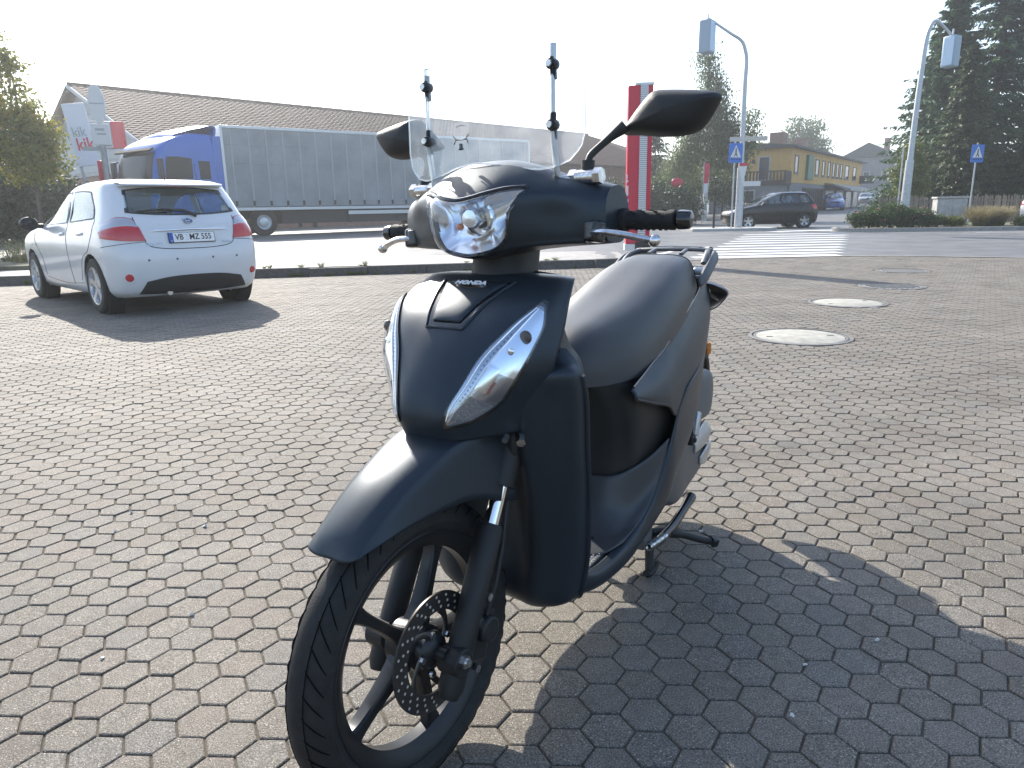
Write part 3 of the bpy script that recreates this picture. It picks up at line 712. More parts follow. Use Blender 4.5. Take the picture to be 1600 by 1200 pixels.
# control block openings, grips, bar ends, levers
for sgn in (1, -1):
    SB('switch_recess', MB().box((sgn*.215, .342, 1.0), (.045, .03, .04), rot=(rad(-8), 0, rad(-20*sgn))), M['gloss'], st=True, bevel=.006)
    SB('lever_bracket', MB().cyl((sgn*.215, .335, .988), (sgn*.215, .335, 1.018), .014, n=16).box((sgn*.225, .36, 1.0), (.03, .05, .02)), M['alu_d'], st=True, bevel=.003)
    gr = SB('grip', MB().lathe([(.010, .238), (.0225, .240), (.0225, .250), (.0175, .253), (.0172, .33), (.0185, .338), (.0185, .345), (.015, .347), (.012, .348)], (0, .408, 1.026), (sgn, .03, -.035), 28), M['rubber'], st=True)
    A = Vector((sgn, .03, -.035)).normalized(); O = Vector((0, .408, 1.026)); mb = MB()
    for q in range(9):
        for w_ in range(6):
            an = 2*math.pi*w_/6+q*.35; c = O+A*(.262+.008*q)+Vector((0, math.cos(an), math.sin(an)))*.0178; mb.box(c, (.0065, .003, .0012), rot=(an, 0, 0))
    SB('grip_rib', mb, M['rubber'], gr, st=True, kind='stuff')
    SB('bar_end', MB().lathe([(.006, .346), (.011, .349), (.0175, .352), (.0175, .360), (.0165, .372), (.013, .376), (.001, .377)], O, A, 24), M['gloss'], st=True)
    lp = [(sgn*.205, .345, 1.002), (sgn*.222, .328, 1.000), (sgn*.250, .322, .999), (sgn*.285, .332, .992), (sgn*.310, .345, .985), (sgn*.330, .355, .980)]
    SB('brake_lever', MB().tube([tuple(p) for p in curve(lp, 24)], [.0090]*3+[.0078]*18+[.0065]*3, 12, flat=.8, upv=(0, 0, 1)).sphere(lp[-1], .0112, 16, 12), M['steel'], st=True)
    # screen clamp, mirror stem and mirror
    cl = SB('mirror_clamp', MB().cyl((sgn*.196, .364, 1.108), (sgn*.196, .366, 1.128), .0125, n=16), M['black'], st=True)
    SB('clamp_bolt', MB().cyl((sgn*.196, .362, 1.062), (sgn*.196, .364, 1.090), .008, n=6), M['steel'], cl, st=True)
    SB('clamp_body', MB().cyl((sgn*.172, .358, 1.099), (sgn*.222, .358, 1.099), .0135, n=20).cyl((sgn*.163, .358, 1.099), (sgn*.177, .358, 1.099), .0155, n=6).cyl((sgn*.214, .358, 1.099), (sgn*.228, .358, 1.099), .0155, n=6), M['steel'], cl, st=True)
    SB('mirror_stem', MB().tube([tuple(p) for p in curve([(sgn*.196, .366, 1.126), (sgn*.199, .372, 1.138), (sgn*.208, .388, 1.152), (sgn*.226, .408, 1.172), (sgn*.246, .42, 1.188)], 20)], [.0068]*12+[.0072, .0078, .0085, .0095, .0105, .0115, .0125, .013], 14), M['black'], cl, st=True)
    op = [(.228, 1.178), (.262, 1.172), (.300, 1.166), (.340, 1.163), (.372, 1.168), (.392, 1.185), (.410, 1.213), (.412, 1.224), (.400, 1.231), (.360, 1.239), (.318, 1.245), (.296, 1.246), (.282, 1.239), (.262, 1.220), (.242, 1.198)]
    cx, cz = .325, 1.205; rows = []
    for k, dy in ((1.0, .030), (1.015, .026), (1.0, .016), (.93, .002), (.78, -.012), (.5, -.021), (.2, -.025), (.02, -.026)):
        rows.append([(sgn*(cx+(x-cx)*k-(.012 if sgn < 0 else 0)), .432+dy, cz+(z-cz)*k+(.016 if sgn < 0 else 0)) for x, z in op])
    Sm = Surf(rows, cv=True)
    mr = SB('mirror', MB().grid(Sm.grid(24, 60)[0], closed_v=True), M['black'], st=True)
    SB('mirror_glass', MB().add([(sgn*(cx+(x-cx)*.96-(.012 if sgn < 0 else 0)), .4605, cz+(z-cz)*.96+(.016 if sgn < 0 else 0)) for x, z in op], [tuple(range(len(op)))]), M['chrome'], mr, st=True, smooth=False)
    # screen rods with ball joints; the right rod's white imitates overexposure
    rod = SB('screen_rod', MB().tube([tuple(p) for p in curve([(sgn*.172, .352, 1.099), (sgn*.158, .345, 1.099), (sgn*.150, .338, 1.102), (sgn*.1475, .333, 1.115), (sgn*.1475, .328, 1.15), (sgn*.1475, .326, 1.182)], 24)], .0058, 12), M['alu'] if sgn > 0 else M['scr_edge'], st=True)
    SB('rod', MB().cyl((sgn*.1475, .325, 1.19), (sgn*.1475, .331, 1.28), .0042, n=10), M['alu'] if sgn > 0 else M['scr_edge'], rod, st=True)
    for (za, s_) in ((1.193, .325), (1.297, .331)):
        SB('joint', MB().cyl((sgn*.1475, s_-.010, za), (sgn*.1475, s_+.010, za), .0098, n=18).cyl((sgn*.1475, s_+.001, za), (sgn*.1475, s_+.003, za-.026), .0065, n=12).cyl((sgn*.1475, s_, za), (sgn*.1475, s_+.003, za+.022), .006, n=12), M['black'], rod, st=True, bevel=.0015)
        SB('screw', MB().cyl((sgn*.1475, s_-.0165, za), (sgn*.1475, s_-.012, za), .0062, n=6), M['steel'], rod, st=True)
    SB('rod_tip', MB().cyl((sgn*.1475, .332, 1.30), (sgn*.1475, .335, 1.332), .0062, n=12), M['alu'] if sgn > 0 else M['scr_edge'], rod, st=True)

# ---- clear windscreen
def scr(x, z):
    return (x, .308+.55*x*x+.06*(z-1.12), z)
xb = np.linspace(-.208, .208, 60); 
def zbot(x):
    return float(np.interp(x, [-.208, -.200, -.180, -.155, -.12, -.07, -.02, .03, .08, .12, .155, .18, .2, .208], [1.175, 1.140, 1.121, 1.115, 1.121, 1.134, 1.139, 1.133, 1.122, 1.117, 1.120, 1.130, 1.150, 1.178]))
def ztop(x): return 1.405-.9*x*x-.25*max(0, abs(x)-.17)
G = np.zeros((60, 30, 3))
for i, x in enumerate(xb):
    for j, t in enumerate(np.linspace(0, 1, 30)): G[i, j] = scr(x, zbot(x)*(1-t)+ztop(x)*t)
ws = SB('windscreen', MB().grid(G), M['screen'], st=True)
SB('screen_edge', MB().tube([tuple(p) for p in np.vstack([G[0, 12::-1], G[1:, 0], G[-1, 1:13]])], .0015, 6), M['scr_edge'], ws, st=True)
# small printed emblem on the screen
mb = MB(); zc = 1.183; xc = -.055
def arc(pts, r): mb.tube([scr(xc+a, zc+b)[:1]+(scr(xc+a, zc+b)[1]-.0012,)+(zc+b,) for a, b in pts], r, 5)
arc([(-.020, .012), (-.012, .004), (0, .002), (.012, .004), (.020, .012)], .0009)
arc([(-.018, -.004), (-.015, .003), (-.008, .004)], .0011); arc([(.018, -.004), (.015, .003), (.008, .004)], .0011)
arc([(0, -.004), (0, -.014)], .0035); arc([(-.005, -.014), (.005, -.014)], .002)
arc([(-.012, .028), (0, .031), (.012, .028)], .0006)
SB('screen_print', mb, M['gloss'], ws, st=True)

# ---- seat
st_ = [(.545, [(0, .690), (.030, .690), (.050, .680), (.062, .658), (.066, .640)]),
       (.572, [(0, .735), (.040, .731), (.068, .715), (.086, .680), (.092, .642)]),
       (.640, [(0, .768), (.050, .764), (.085, .742), (.112, .690), (.124, .638)]),
       (.750, [(0, .789), (.060, .785), (.104, .762), (.142, .705), (.158, .641)]),
       (.900, [(0, .817), (.070, .814), (.122, .790), (.155, .735), (.168, .672)]),
       (1.05, [(0, .855), (.070, .852), (.122, .832), (.154, .780), (.165, .712)]),
       (1.20, [(0, .891), (.065, .888), (.112, .870), (.142, .818), (.152, .755)]),
       (1.33, [(0, .901), (.060, .899), (.100, .883), (.122, .835), (.132, .792)]),
       (1.39, [(0, .893), (.050, .891), (.085, .875), (.101, .838), (.108, .806)]),
       (1.41, [(0, .855), (.040, .855), (.070, .848), (.085, .830), (.090, .815)])]
SS = Surf([mir([(l, s, z) for l, z in r]) for s, r in st_])
if SS.nrm([(.5, .5)])[0][2] < 0: SS.sign = -1
seat = SB('seat', MB().grid(SS.grid(90, 73)[0]), M['seat'], angle=70)
SB('seam', MB().tube([tuple(p) for p in SS.at([(.765+.035*abs(2*t-1), t) for t in np.linspace(0, 1, 60)], .0004)], .0014, 6), M['black'], seat)
# ---- body under the seat
us = [(.250, [(0, .645), (.08, .650), (.13, .69), (.160, .78), (.170, .98)]),
      (.330, [(0, .678), (.08, .683), (.125, .712), (.155, .79), (.168, .98)]),
      (.450, [(0, .682), (.08, .687), (.125, .712), (.160, .77), (.180, .98)]),
      (.570, [(0, .650), (.075, .655), (.120, .680), (.165, .74), (.188, .98)]),
      (.655, [(0, .605), (.055, .615), (.092, .645), (.128, .72), (.150, .98)])]
US = Surf([mir([(l, s, z) for l, s in r]) for z, r in us])
if US.nrm([(.5, .5)])[0][1] > 0: US.sign = -1
SB('underseat_cover', MB().grid(US.grid(40, 65)[0]), M['black'], solid=.004)
SB('panel_gap', MB().tube([tuple(p) for p in US.at([(.30-.10*abs(2*t-1)**2, t) for t in np.linspace(.12, .88, 50)], .0006)], .0016, 6), M['gloss'])
# ---- floorboard
rs_ = [[(0, .49, .2545), (.08, .49, .2545), (.13, .50, .2545), (.160, .53, .2545), (.178, .60, .2560)],
       [(0, .575, .262), (.08, .577, .262), (.13, .60, .263), (.162, .655, .268), (.186, .715, .280)],
       [(0, .638, .300), (.08, .642, .300), (.13, .672, .302), (.165, .745, .314), (.194, .805, .345)],
       [(0, .6735, .385), (.08, .6785, .386), (.128, .706, .392), (.170, .785, .415), (.200, .862, .450)]]
RSf = Surf([mir(r) for r in rs_]); SB('floor_riser', MB().grid(RSf.grid(30, 49)[0]), M['riser'], solid=.003)
fb = MB().bbox(-.165, .165, .37, .70, .215, .248); fl = SB('floorboard', fb, M['black'], bevel=.01)
for sgn in (1, -1):
    mb = MB().bbox(sgn*.03, sgn*.155, .395, .535, .248, .2555); pad = SB('foot_pad', mb, M['mat_dot'], fl, bevel=.002)
    mb = MB()
    for i in range(12):
        for j in range(13): mb.box((sgn*(.038+.0101*i), .402+.0104*j, .2565), (.0055, .0055, .003), taper=(.5, .5))
    SB('dimple', mb, M['alu'], pad, smooth=False, kind='stuff')  # aluminium colour here imitates sun glinting on the mat dimples
    for s_ in (.43, .50, .575): SB('screw', MB().cyl((sgn*.10, s_, .2555), (sgn*.10, s_, .2645), .009, n=16), M['gloss'], fl)
# ---- lower side fairing along the floor
sk = [(.350, [(.150, .292), (.172, .285), (.168, .250), (.130, .212)]),
      (.450, [(.163, .258), (.184, .250), (.180, .215), (.130, .183)]),
      (.600, [(.166, .256), (.191, .246), (.187, .203), (.130, .165)]),
      (.720, [(.170, .287), (.194, .275), (.191, .220), (.138, .170)]),
      (.800, [(.180, .338), (.199, .322), (.197, .245), (.146, .185)]),
      (.865, [(.200, .425), (.208, .400), (.206, .280), (.154, .212)]),
      (.910, [(.2085, .505), (.2105, .470), (.209, .330), (.160, .245)]),
      (1.00, [(.2080, .560), (.2095, .500), (.209, .380), (.164, .290)]),
      (1.12, [(.1995, .580), (.2015, .510), (.200, .430), (.162, .360)]),
      (1.25, [(.182, .600), (.182, .550), (.178, .500), (.160, .440)])]
bp_ = [(.640, [(.176, .630), (.184, .622), (.188, .614), (.187, .608)]),
       (.740, [(.170, .645), (.190, .618), (.199, .592), (.198, .576)]),
       (.830, [(.166, .663), (.192, .624), (.206, .578), (.206, .548)]),
       (.885, [(.166, .675), (.192, .628), (.207, .565), (.207, .510)]),
       (.950, [(.164, .695), (.190, .636), (.2065, .555), (.2055, .490)]),
       (1.10, [(.157, .738), (.183, .668), (.199, .565), (.196, .490)]),
       (1.28, [(.142, .784), (.164, .712), (.177, .620), (.170, .520)]),
       (1.43, [(.117, .818), (.140, .757), (.150, .690), (.142, .610)]),
       (1.545, [(.090, .828), (.110, .780), (.120, .730), (.112, .670)])]
for sgn in (1, -1):
    SB('side_fairing', MB().grid(Surf([[(sgn*l, s, z) for l, z in r] for s, r in sk]).grid(48, 24)[0]), M['matt'], solid=.004)
    SPn = Surf([[(sgn*l, s, z) for l, z in r] for s, r in bp_])
    sp = SB('side_panel', MB().grid(SPn.grid(70, 28)[0]), M['matt'], solid=.004, angle=60)
    SB('panel_edge', MB().tube([tuple(p) for p in SPn.at([(t, 1) for t in np.linspace(0, .36, 40)])], .0045, 8), M['black'], sp)
    SB('seat_edge', MB().tube([tuple(p) for p in SPn.at([(t, 0) for t in np.linspace(0.02, .95, 40)])], .003, 6), M['gloss'], sp)
    # grab rail
    rail = SB('grab_rail', MB().tube([tuple(p) for p in curve([(sgn*.148, 1.30, .812), (sgn*.152, 1.34, .838), (sgn*.150, 1.42, .872), (sgn*.137, 1.50, .888), (sgn*.09, 1.57, .892)], 26)], [.008, .012, .0145, .0165, .018, .019, .0195]+[.0195]*15+[.018, .016, .014, .012], 14, flat=.62, upv=(1, 0, .25)), M['greyp'])
    SB('rail_boss', MB().cyl((sgn*.10, 1.40, .842), (sgn*.15, 1.40, .842), .016, n=20), M['alu'], rail, bevel=.003)
    SB('rail_boss', MB().cyl((sgn*.095, 1.365, .815), (sgn*.135, 1.365, .815), .022, n=20), M['gloss'], rail, bevel=.003)
    SB('rack_bar', MB().tube([tuple(p) for p in curve([(sgn*.135, 1.375, .872), (sgn*.130, 1.43, .896), (sgn*.115, 1.50, .905), (sgn*.095, 1.60, .902)], 20)], .009, 10, flat=.7, upv=(0, 0, 1)), M['greyp'], rail)
    SB('rack_bar', MB().tube([tuple(p) for p in curve([(sgn*.055, 1.40, .898), (sgn*.052, 1.48, .909), (sgn*.045, 1.62, .905)], 12)], .008, 10, flat=.7, upv=(0, 0, 1)), M['greyp'], rail)
    # rear turn lamp
    rl = SB('rear_lamp', MB().grid(Surf([[(sgn*.09, 1.50, .80), (sgn*.145, 1.50, .79), (sgn*.178, 1.53, .762), (sgn*.150, 1.52, .715), (sgn*.09, 1.50, .69)], [(sgn*.09, 1.57, .80), (sgn*.135, 1.56, .79), (sgn*.172, 1.56, .762), (sgn*.14, 1.57, .72), (sgn*.09, 1.58, .69)], [(sgn*.05, 1.62, .785), (sgn*.07, 1.61, .782), (sgn*.10, 1.61, .762), (sgn*.08, 1.62, .73), (sgn*.05, 1.63, .71)]]).grid(20, 20)[0]), M['matt'], solid=.003)
SB('rack_crossbar', MB().tube([(-.13, 1.50, .905), (-.05, 1.47, .910), (.05, 1.47, .910), (.13, 1.50, .905)], .009, 10, flat=.7, upv=(0, 0, 1)), M['greyp'])
SB('rack_crossbar', MB().tube([tuple(p) for p in curve([(-.098, 1.60, .902), (-.06, 1.635, .902), (.06, 1.635, .902), (.098, 1.60, .902)], 16)], .010, 10), M['greyp'])
SB('tail_cover', MB().grid(Surf([[(-.11, 1.38, .80), (0, 1.38, .835), (.11, 1.38, .80)], [(-.10, 1.50, .81), (0, 1.50, .845), (.10, 1.50, .81)], [(-.08, 1.60, .79), (0, 1.62, .82), (.08, 1.60, .79)]]).grid(14, 20)[0]), M['matt'], solid=.004)
SB('tail_lamp', MB().grid(Surf([[(-.085, 1.60, .79), (0, 1.625, .80), (.085, 1.60, .79)], [(-.075, 1.62, .745), (0, 1.648, .75), (.075, 1.62, .745)], [(-.05, 1.60, .70), (0, 1.62, .70), (.05, 1.60, .70)]]).grid(14, 20)[0]), M['redp'])
# rear mudguard with reflectors and plate bracket
SB('rear_mudguard', MB().grid(Surf([mir([(0, 1.50, .70), (.06, 1.50, .69), (.075, 1.48, .66)]), mir([(0, 1.60, .62), (.075, 1.59, .615), (.085, 1.57, .59)]), mir([(0, 1.67, .50), (.09, 1.66, .50), (.095, 1.635, .49)]), mir([(0, 1.69, .40), (.09, 1.68, .40), (.094, 1.655, .40)])]).grid(20, 20)[0]), M['black'], solid=.004)
for sgn in (1, -1):
    SB('side_reflector', MB().lathe([(.001, .010), (.019, .009), (.0225, .003), (.0225, -.006)], (sgn*.100, 1.625, .552), (sgn, .25, 0), 24), M['amber'])
    SB('reflector_bracket', MB().box((sgn*.092, 1.62, .545), (.012, .05, .06)), M['black'], bevel=.004)
# ---- rear wheel and drive
rwc = Vector((0, 1.255, .30))
rw = SB('rear_wheel', MB().lathe([(.05, -.05), (.05, .05)], rwc, (1, 0, 0), 24), M['alloy_blk'])
SB('tyre', MB().lathe([(r-.016, h*1.1) for r, h in tyre_prof], rwc, (1, 0, 0), 96, closed=True), M['rubber'], rw)
SB('rim', MB().lathe([(r-.025, h) for r, h in rim_prof], rwc, (1, 0, 0), 64, closed=True), M['alloy_blk'], rw)
for k in range(5):
    a = 2*math.pi*k/5; d = Vector((0, math.cos(a), math.sin(a))); SB('spoke', MB().tube([rwc+d*.04, rwc+d*.17], [.018, .013], 8), M['alloy_blk'], rw)
# engine, drive case, covers
eng = SB('engine', MB().box((.0, 1.0, .30), (.22, .26, .20)).cyl((-.10, .86, .30), (.10, .86, .30), .07, n=24), M['alu_d'], bevel=.02)
case = []
for y_, z0, z1, x0, x1 in ((.93, .22, .36, .10, .165), (1.02, .19, .375, .10, .185), (1.14, .20, .37, .10, .185), (1.27, .21, .37, .10, .182), (1.36, .225, .36, .10, .175), (1.41, .255, .335, .10, .155)):
    zc = (z0+z1)/2; case.append([(x0, y_, z0), (x1*.93, y_, z0+.005), (x1, y_, z0+.035), (x1, y_, zc), (x1, y_, z1-.035), (x1*.93, y_, z1-.005), (x0, y_, z1)])
cs = SB('drive_case', MB().grid(Surf(case).grid(30, 30)[0]), M['alu_d'], eng, solid=.005)
SB('case_cover', MB().grid(Surf([[(.187, 1.17, .35), (.192, 1.17, .33), (.190, 1.17, .31)], [(.183, 1.27, .375), (.194, 1.27, .34), (.192, 1.27, .305)], [(.172, 1.37, .355), (.186, 1.37, .33), (.182, 1.37, .30)], [(.155, 1.42, .325), (.165, 1.42, .31), (.16, 1.42, .29)]]).grid(20, 14)[0]), M['alu'], cs, solid=.006)
SB('case_badge', MB().grid(Surf([[(.190, 1.24, .275), (.190, 1.24, .25)], [(.192, 1.31, .29), (.189, 1.31, .235)], [(.184, 1.39, .285), (.180, 1.39, .245)]]).grid(12, 8)[0]), M['alu'], cs, solid=.006)
air = []
for y_, z0, z1, x1 in ((1.12, .42, .50, .13), (1.20, .39, .53, .165), (1.32, .375, .535, .178), (1.42, .375, .52, .172), (1.47, .40, .49, .14)):
    air.append([(.07, y_, z0), (x1*.9, y_, z0), (x1, y_, z0+.03), (x1, y_, z1-.03), (x1*.86, y_, z1), (.07, y_, z1)])
SB('air_box', MB().grid(Surf(air).grid(24, 26)[0]), M['greyp'], eng, solid=.004)
SB('drain_plug', MB().cyl((.14, 1.38, .375), (.14, 1.38, .350), .009, n=10), M['black'], eng)
SB('rear_shock', MB().cyl((.12, 1.30, .38), (.12, 1.22, .64), .014, n=14).lathe([(.026+.004*math.sin(i*1.2), .03+i*.0022) for i in range(90)], (.12, 1.30, .38), (0, -.294, .956), 16), M['steel'], eng)
SB('silencer', MB().tube([(-.15, .95, .22), (-.17, 1.05, .23), (-.18, 1.15, .29), (-.18, 1.45, .37), (-.175, 1.55, .39)], [.02, .03, .055, .06, .045], 20), M['black'], eng)
# passenger peg, folded up
peg = SB('foot_peg', MB().box((.200, 1.135, .415), (.018, .03, .075), rot=(rad(-18), 0, 0)), M['alu'], bevel=.006)
SB('peg_pad', MB().box((.192, 1.122, .42), (.012, .018, .065), rot=(rad(-18), 0, 0)), M['gloss'], peg, bevel=.003)
SB('peg_pivot', MB().box((.190, 1.10, .375), (.03, .03, .03)).cyl((.175, 1.10, .375), (.212, 1.10, .375), .008, n=12), M['black'], peg, bevel=.004)
# centre stand
cst = SB('centre_stand', MB().tube([(-.10, .955, .20), (.10, .955, .20)], .013, 12), M['black'])
for sgn in (1, -1):
    SB('stand_leg', MB().tube([tuple(p) for p in curve([(sgn*.10, .965, .20), (sgn*.118, .955, .14), (sgn*.130, .940, .075), (sgn*.137, .925, .018)], 14)], .013, 12), M['black'], cst)
    SB('stand_foot', MB().tube([tuple(p) for p in curve([(sgn*.137, .895, .022), (sgn*.138, .915, .008), (sgn*.140, .95, .007), (sgn*.141, .975, .018)], 10)], .0095, 10, flat=1.0), M['black'], cst)
SB('stand_pedal', MB().tube([tuple(p) for p in curve([(.125, .965, .115), (.155, 1.01, .105), (.195, 1.06, .085), (.235, 1.10, .062), (.262, 1.13, .048)], 18)], [.014]*8+[.011]*10, 12), M['black'], cst)
SB('pedal_tip', MB().box((.268, 1.137, .048), (.03, .022, .03), rot=(0, .3, rad(-40))), M['gloss'], cst, bevel=.004)
sst = SB('side_stand', MB().tube([tuple(p) for p in curve([(.150, .86, .125), (.160, .92, .115), (.168, 1.03, .118), (.172, 1.14, .135), (.174, 1.21, .150)], 18)], [.014]*14+[.015, .016, .017, .016], 12), M['gloss'])
SB('stand_spring', MB().lathe([(.009+.002*math.sin(i*1.5), i*.0011) for i in range(90)], (.158, .85, .128), (.15, .95, -.03), 12), M['steel'], sst)
SB('stand_bracket', MB().box((.135, .87, .155), (.03, .07, .07)), M['alu_d'], sst, bevel=.006)
SB('frame_rail', MB().tube([(-.08, .40, .20), (-.10, .60, .175), (-.10, .85, .185), (-.09, 1.05, .30)], .018, 12).tube([(.08, .40, .20), (.10, .60, .175), (.10, .85, .185), (.09, 1.05, .30)], .018, 12), M['black'])
# ------------------------------------------------------------------ vehicles. local: x = right, y = forward from the rear axle, z up
M['white_paint'] = mat('white_car_paint', (.64, .65, .66), .30, coat=.8, var=.02, vscale=3)
M['dark_paint'] = mat('black_car_paint', (.006, .007, .010), .25, coat=.35, spec=.3)
M['blue_paint'] = mat('blue_car_paint', (.03, .11, .38), .28, coat=.8)
M['grey_paint'] = mat('grey_car_paint', (.16, .17, .18), .28, .3, coat=.8)
M['car_glass'] = glass_mat('car_glass', (.62, .74, .76), .05, .02)
M['car_glass_d'] = glass_mat('car_glass_dark', (.16, .19, .20), .06, .02)
M['trim'] = mat('black_trim', (.02, .02, .021), .5)
M['under'] = mat('underbody', (.012, .012, .012), .9)
M['int'] = mat('car_interior', (.035, .036, .038), .85)
M['alloy'] = mat('alloy_wheel', (.55, .56, .58), .3, .8, rvar=.06)
M['lamp_red'] = mat('tail_lamp_red', (.50, .012, .02), .12, coat=.8)
M['lamp_clr'] = mat('tail_lamp_clear', (.50, .48, .50), .15, .6, coat=.6)
M['lorry_glass'] = mat('lorry_glass', (.012, .018, .022), .15, spec=.3)
M['plate'] = mat('plate_white', (.80, .80, .78), .45)
M['plate_blue'] = mat('plate_blue', (.02, .09, .42), .45)
M['ink'] = mat('plate_ink', (.012, .012, .013), .5)

def car_surf(levels):
    rows = []
    for z, yr, w_, yf in levels:
        L = yf-yr; k = min(1, L/3.0)
        h = [(0, yr), (.45*w_, yr+.015*k), (.80*w_, yr+.07*k), (.955*w_, yr+.24*k), (w_, yr+.58*k), (w_, yr+.5*L), (.99*w_, yf-.80*k), (.925*w_, yf-.34*k), (.62*w_, yf-.08*k), (0, yf)]
        rows.append([(x, y, z) for x, y in h]+[(-x, y, z) for x, y in h[8:0:-1]])
    S = Surf(rows, cv=True)
    if S.nrm([(.3, .0)])[0][1] > 0: S.sign = -1.0
    return S
class Car:
    def __init__(c, name, levels, paint, wy, wr, label, cat='car', track=.755, dense=(90, 360), group=None):
        c.S = car_surf(levels); c.root = empty(name, label=label, cat=cat, group=group); c.paint = paint; c.wy = wy; c.wr = wr; c.holes = []; c.dense = dense; c.track = track; c.lv = levels
        G, u, v = c.S.grid(220, 720); c.G = G; c.u = u; c.v = v
    def find(c, zone, a, z):
        """zone rear/front: a = x; left/right: a = y"""
        G = c.G; nv = len(c.v); k = np.arange(nv)/nv*18
        if zone == 'rear': m = (k < 3.6) | (k > 14.4)
        elif zone == 'front': m = (k > 5.9) & (k < 12.1)
        elif zone == 'right': m = (k > 1.8) & (k < 8.2)
        else: m = (k > 9.8) & (k < 16.2)
        j = np.where(m)[0]; q = G[:, j]
        d = (q[..., 0 if zone in ('rear', 'front') else 1]-a)**2+(q[..., 2]-z)**2
        i0, j0 = np.unravel_index(d.argmin(), d.shape); vv = c.v[j[j0]]
        if zone == 'rear' and vv > .5: vv -= 1
        return (c.u[i0], vv)
    def patch(c, zone, bot, top, n=24, smooth=True):
        return Patch(c.S, [c.find(zone, *p) for p in bot], [c.find(zone, *p) for p in top], n, smooth)
    def window(c, zone, bot, top, glass, name='window', smooth=False, frame=.94):
        p = c.patch(zone, bot, top, 24, smooth); c.holes.append(p.shrunk(.96))
        o = p.fill(MB(), .002, 12).build(name, glass, c.root)
        p.rim(MB(), 1.025, frame, .0035, .006).build('window_frame', M['trim'], o); return o
    def deco(c, zone, bot, top, m, name, off=.003, smooth=False, dome=0.0, parent=None):
        p = c.patch(zone, bot, top, 20, smooth); return p.fill(MB(), off, 8, dome).build(name, m, parent or c.root)
    def line(c, zone, pts, r=.004, m=None, name='panel_gap', off=.0):
        P_ = c.S.at(curve([c.find(zone, *p) for p in pts], 30), off); return MB().tube([tuple(p) for p in P_], r, 5).build(name, m or M['trim'], c.root)
    def body(c):
        G, mask = surf_mesh(c.S, *c.dense, holes=c.holes); nu, nv = G.shape[:2]; V = G.reshape(-1, 3).copy()
        Ra = c.wr+.045; inside = np.zeros(len(V), bool); 
        for wy in c.wy:
            d = np.hypot(V[:, 1]-wy, V[:, 2]-c.wr); inside |= (d < Ra) & (abs(V[:, 0]) > .45)
        I = np.arange(nu*nv).reshape(nu, nv); J = np.roll(I, -1, 1)
        q = np.stack([I[:-1], I[1:], J[1:], J[:-1]], -1); keep = ~(inside[q].all(-1))
        if mask is not None: keep &= ~mask
        F_ = q[keep]; used = np.zeros(len(V), bool); used[F_.ravel()] = True
        mv = np.where(used & inside)[0]
        for wy in c.wy:
            dy = V[mv, 1]-wy; dz = V[mv, 2]-c.wr; d = np.hypot(dy, dz); s = (d < Ra) & (d > 1e-4)
            V[mv[s], 1] = wy+dy[s]/d[s]*Ra; V[mv[s], 2] = c.wr+dz[s]/d[s]*Ra
        mb = MB(); mb.v = [tuple(p) for p in V.tolist()]; mb.f = [tuple(f) for f in F_.tolist()]
        top = [int(k) for k in I[-1]]; mb.f.append(tuple(top))
        mb.build('body', c.paint, c.root, angle=50, solid=.012)
        w_ = c.lv[1][2]; y0 = c.lv[0][1]; y1 = c.lv[0][3]
        MB().bbox(-w_*.72, w_*.72, y0+.18, y1-.2, .19, .30).build('underbody', M['under'], c.root)
        for wy in c.wy:
            for sx in (1, -1):
                MB().lathe([(Ra+.004, 0), (Ra+.004, .16), (Ra-.02, .165)], (sx*(w_-.17-.0), wy, c.wr), (sx, 0, 0), 40).build('wheel_arch', M['under'], c.root)
    def wheels(c, spokes=5, width=.2, detail=True, dark=False):
        R_ = c.wr
        for wy in c.wy:
            for sx in (1, -1):
                o = Vector((sx*c.track, wy, R_)); X = (sx, 0, 0); h = width/2
                w0 = MB().lathe([(R_*.66, -h), (R_*.90, -h), (R_*.975, -h*.85), (R_, -h*.6), (R_, h*.6), (R_*.975, h*.85), (R_*.90, h), (R_*.66, h*.97), (R_*.66, -h)], o, X, 48).build('tyre', M['rubber'], c.root)
                rim = MB().lathe([(R_*.68, h*.98), (R_*.64, h*.95), (R_*.60, h*.4), (R_*.60, -h*.6), (.001, -h*.6)], o, X, 48).build('rim', M['alloy'] if not dark else M['alloy_blk'], c.root)
                for k in range(spokes):
                    a = 2*math.pi*k/spokes+.3; d = Vector((0, math.cos(a), math.sin(a))); t = Vector((0, -math.sin(a), math.cos(a))); Xv = Vector(X)
                    pts = []
                    for rr, hw, hx in ((.02, .045, .80), (.28*R_, .042, .80), (.48*R_, .038, .84), (.645*R_, .05, .92)):
                        cc = o+d*rr+Xv*h*hx; pts.append([cc+t*hw-Xv*.03, cc+t*hw*.8, cc-t*hw*.8, cc-t*hw-Xv*.03])
                    G = np.array([[tuple(p) for p in r] for r in pts]); MB().grid(G).build('spoke', M['alloy'] if not dark else M['alloy_blk'], rim, angle=30)
                MB().cyl(o-Vector(X)*h*.3, o+Vector(X)*h*.82, .035, n=14).build('hub_cap', M['alloy'], rim)
                MB().lathe([(.001, -h*.55), (R_*.5, -h*.55)], o, X, 24).build('brake_disc', M['disc'], rim)
    def interior(c, seats, zs=.35):
        for (x, y, hh) in seats:
            s = MB().box((x, y, zs+hh/2), (.48, .16, hh), rot=(rad(10), 0, 0), taper=(.85, .8)).build('seat', M['int'], c.root, bevel=.05)
            MB().box((x, y-.10, zs+hh+.12), (.26, .09, .17)).build('headrest', M['int'], s, bevel=.035)

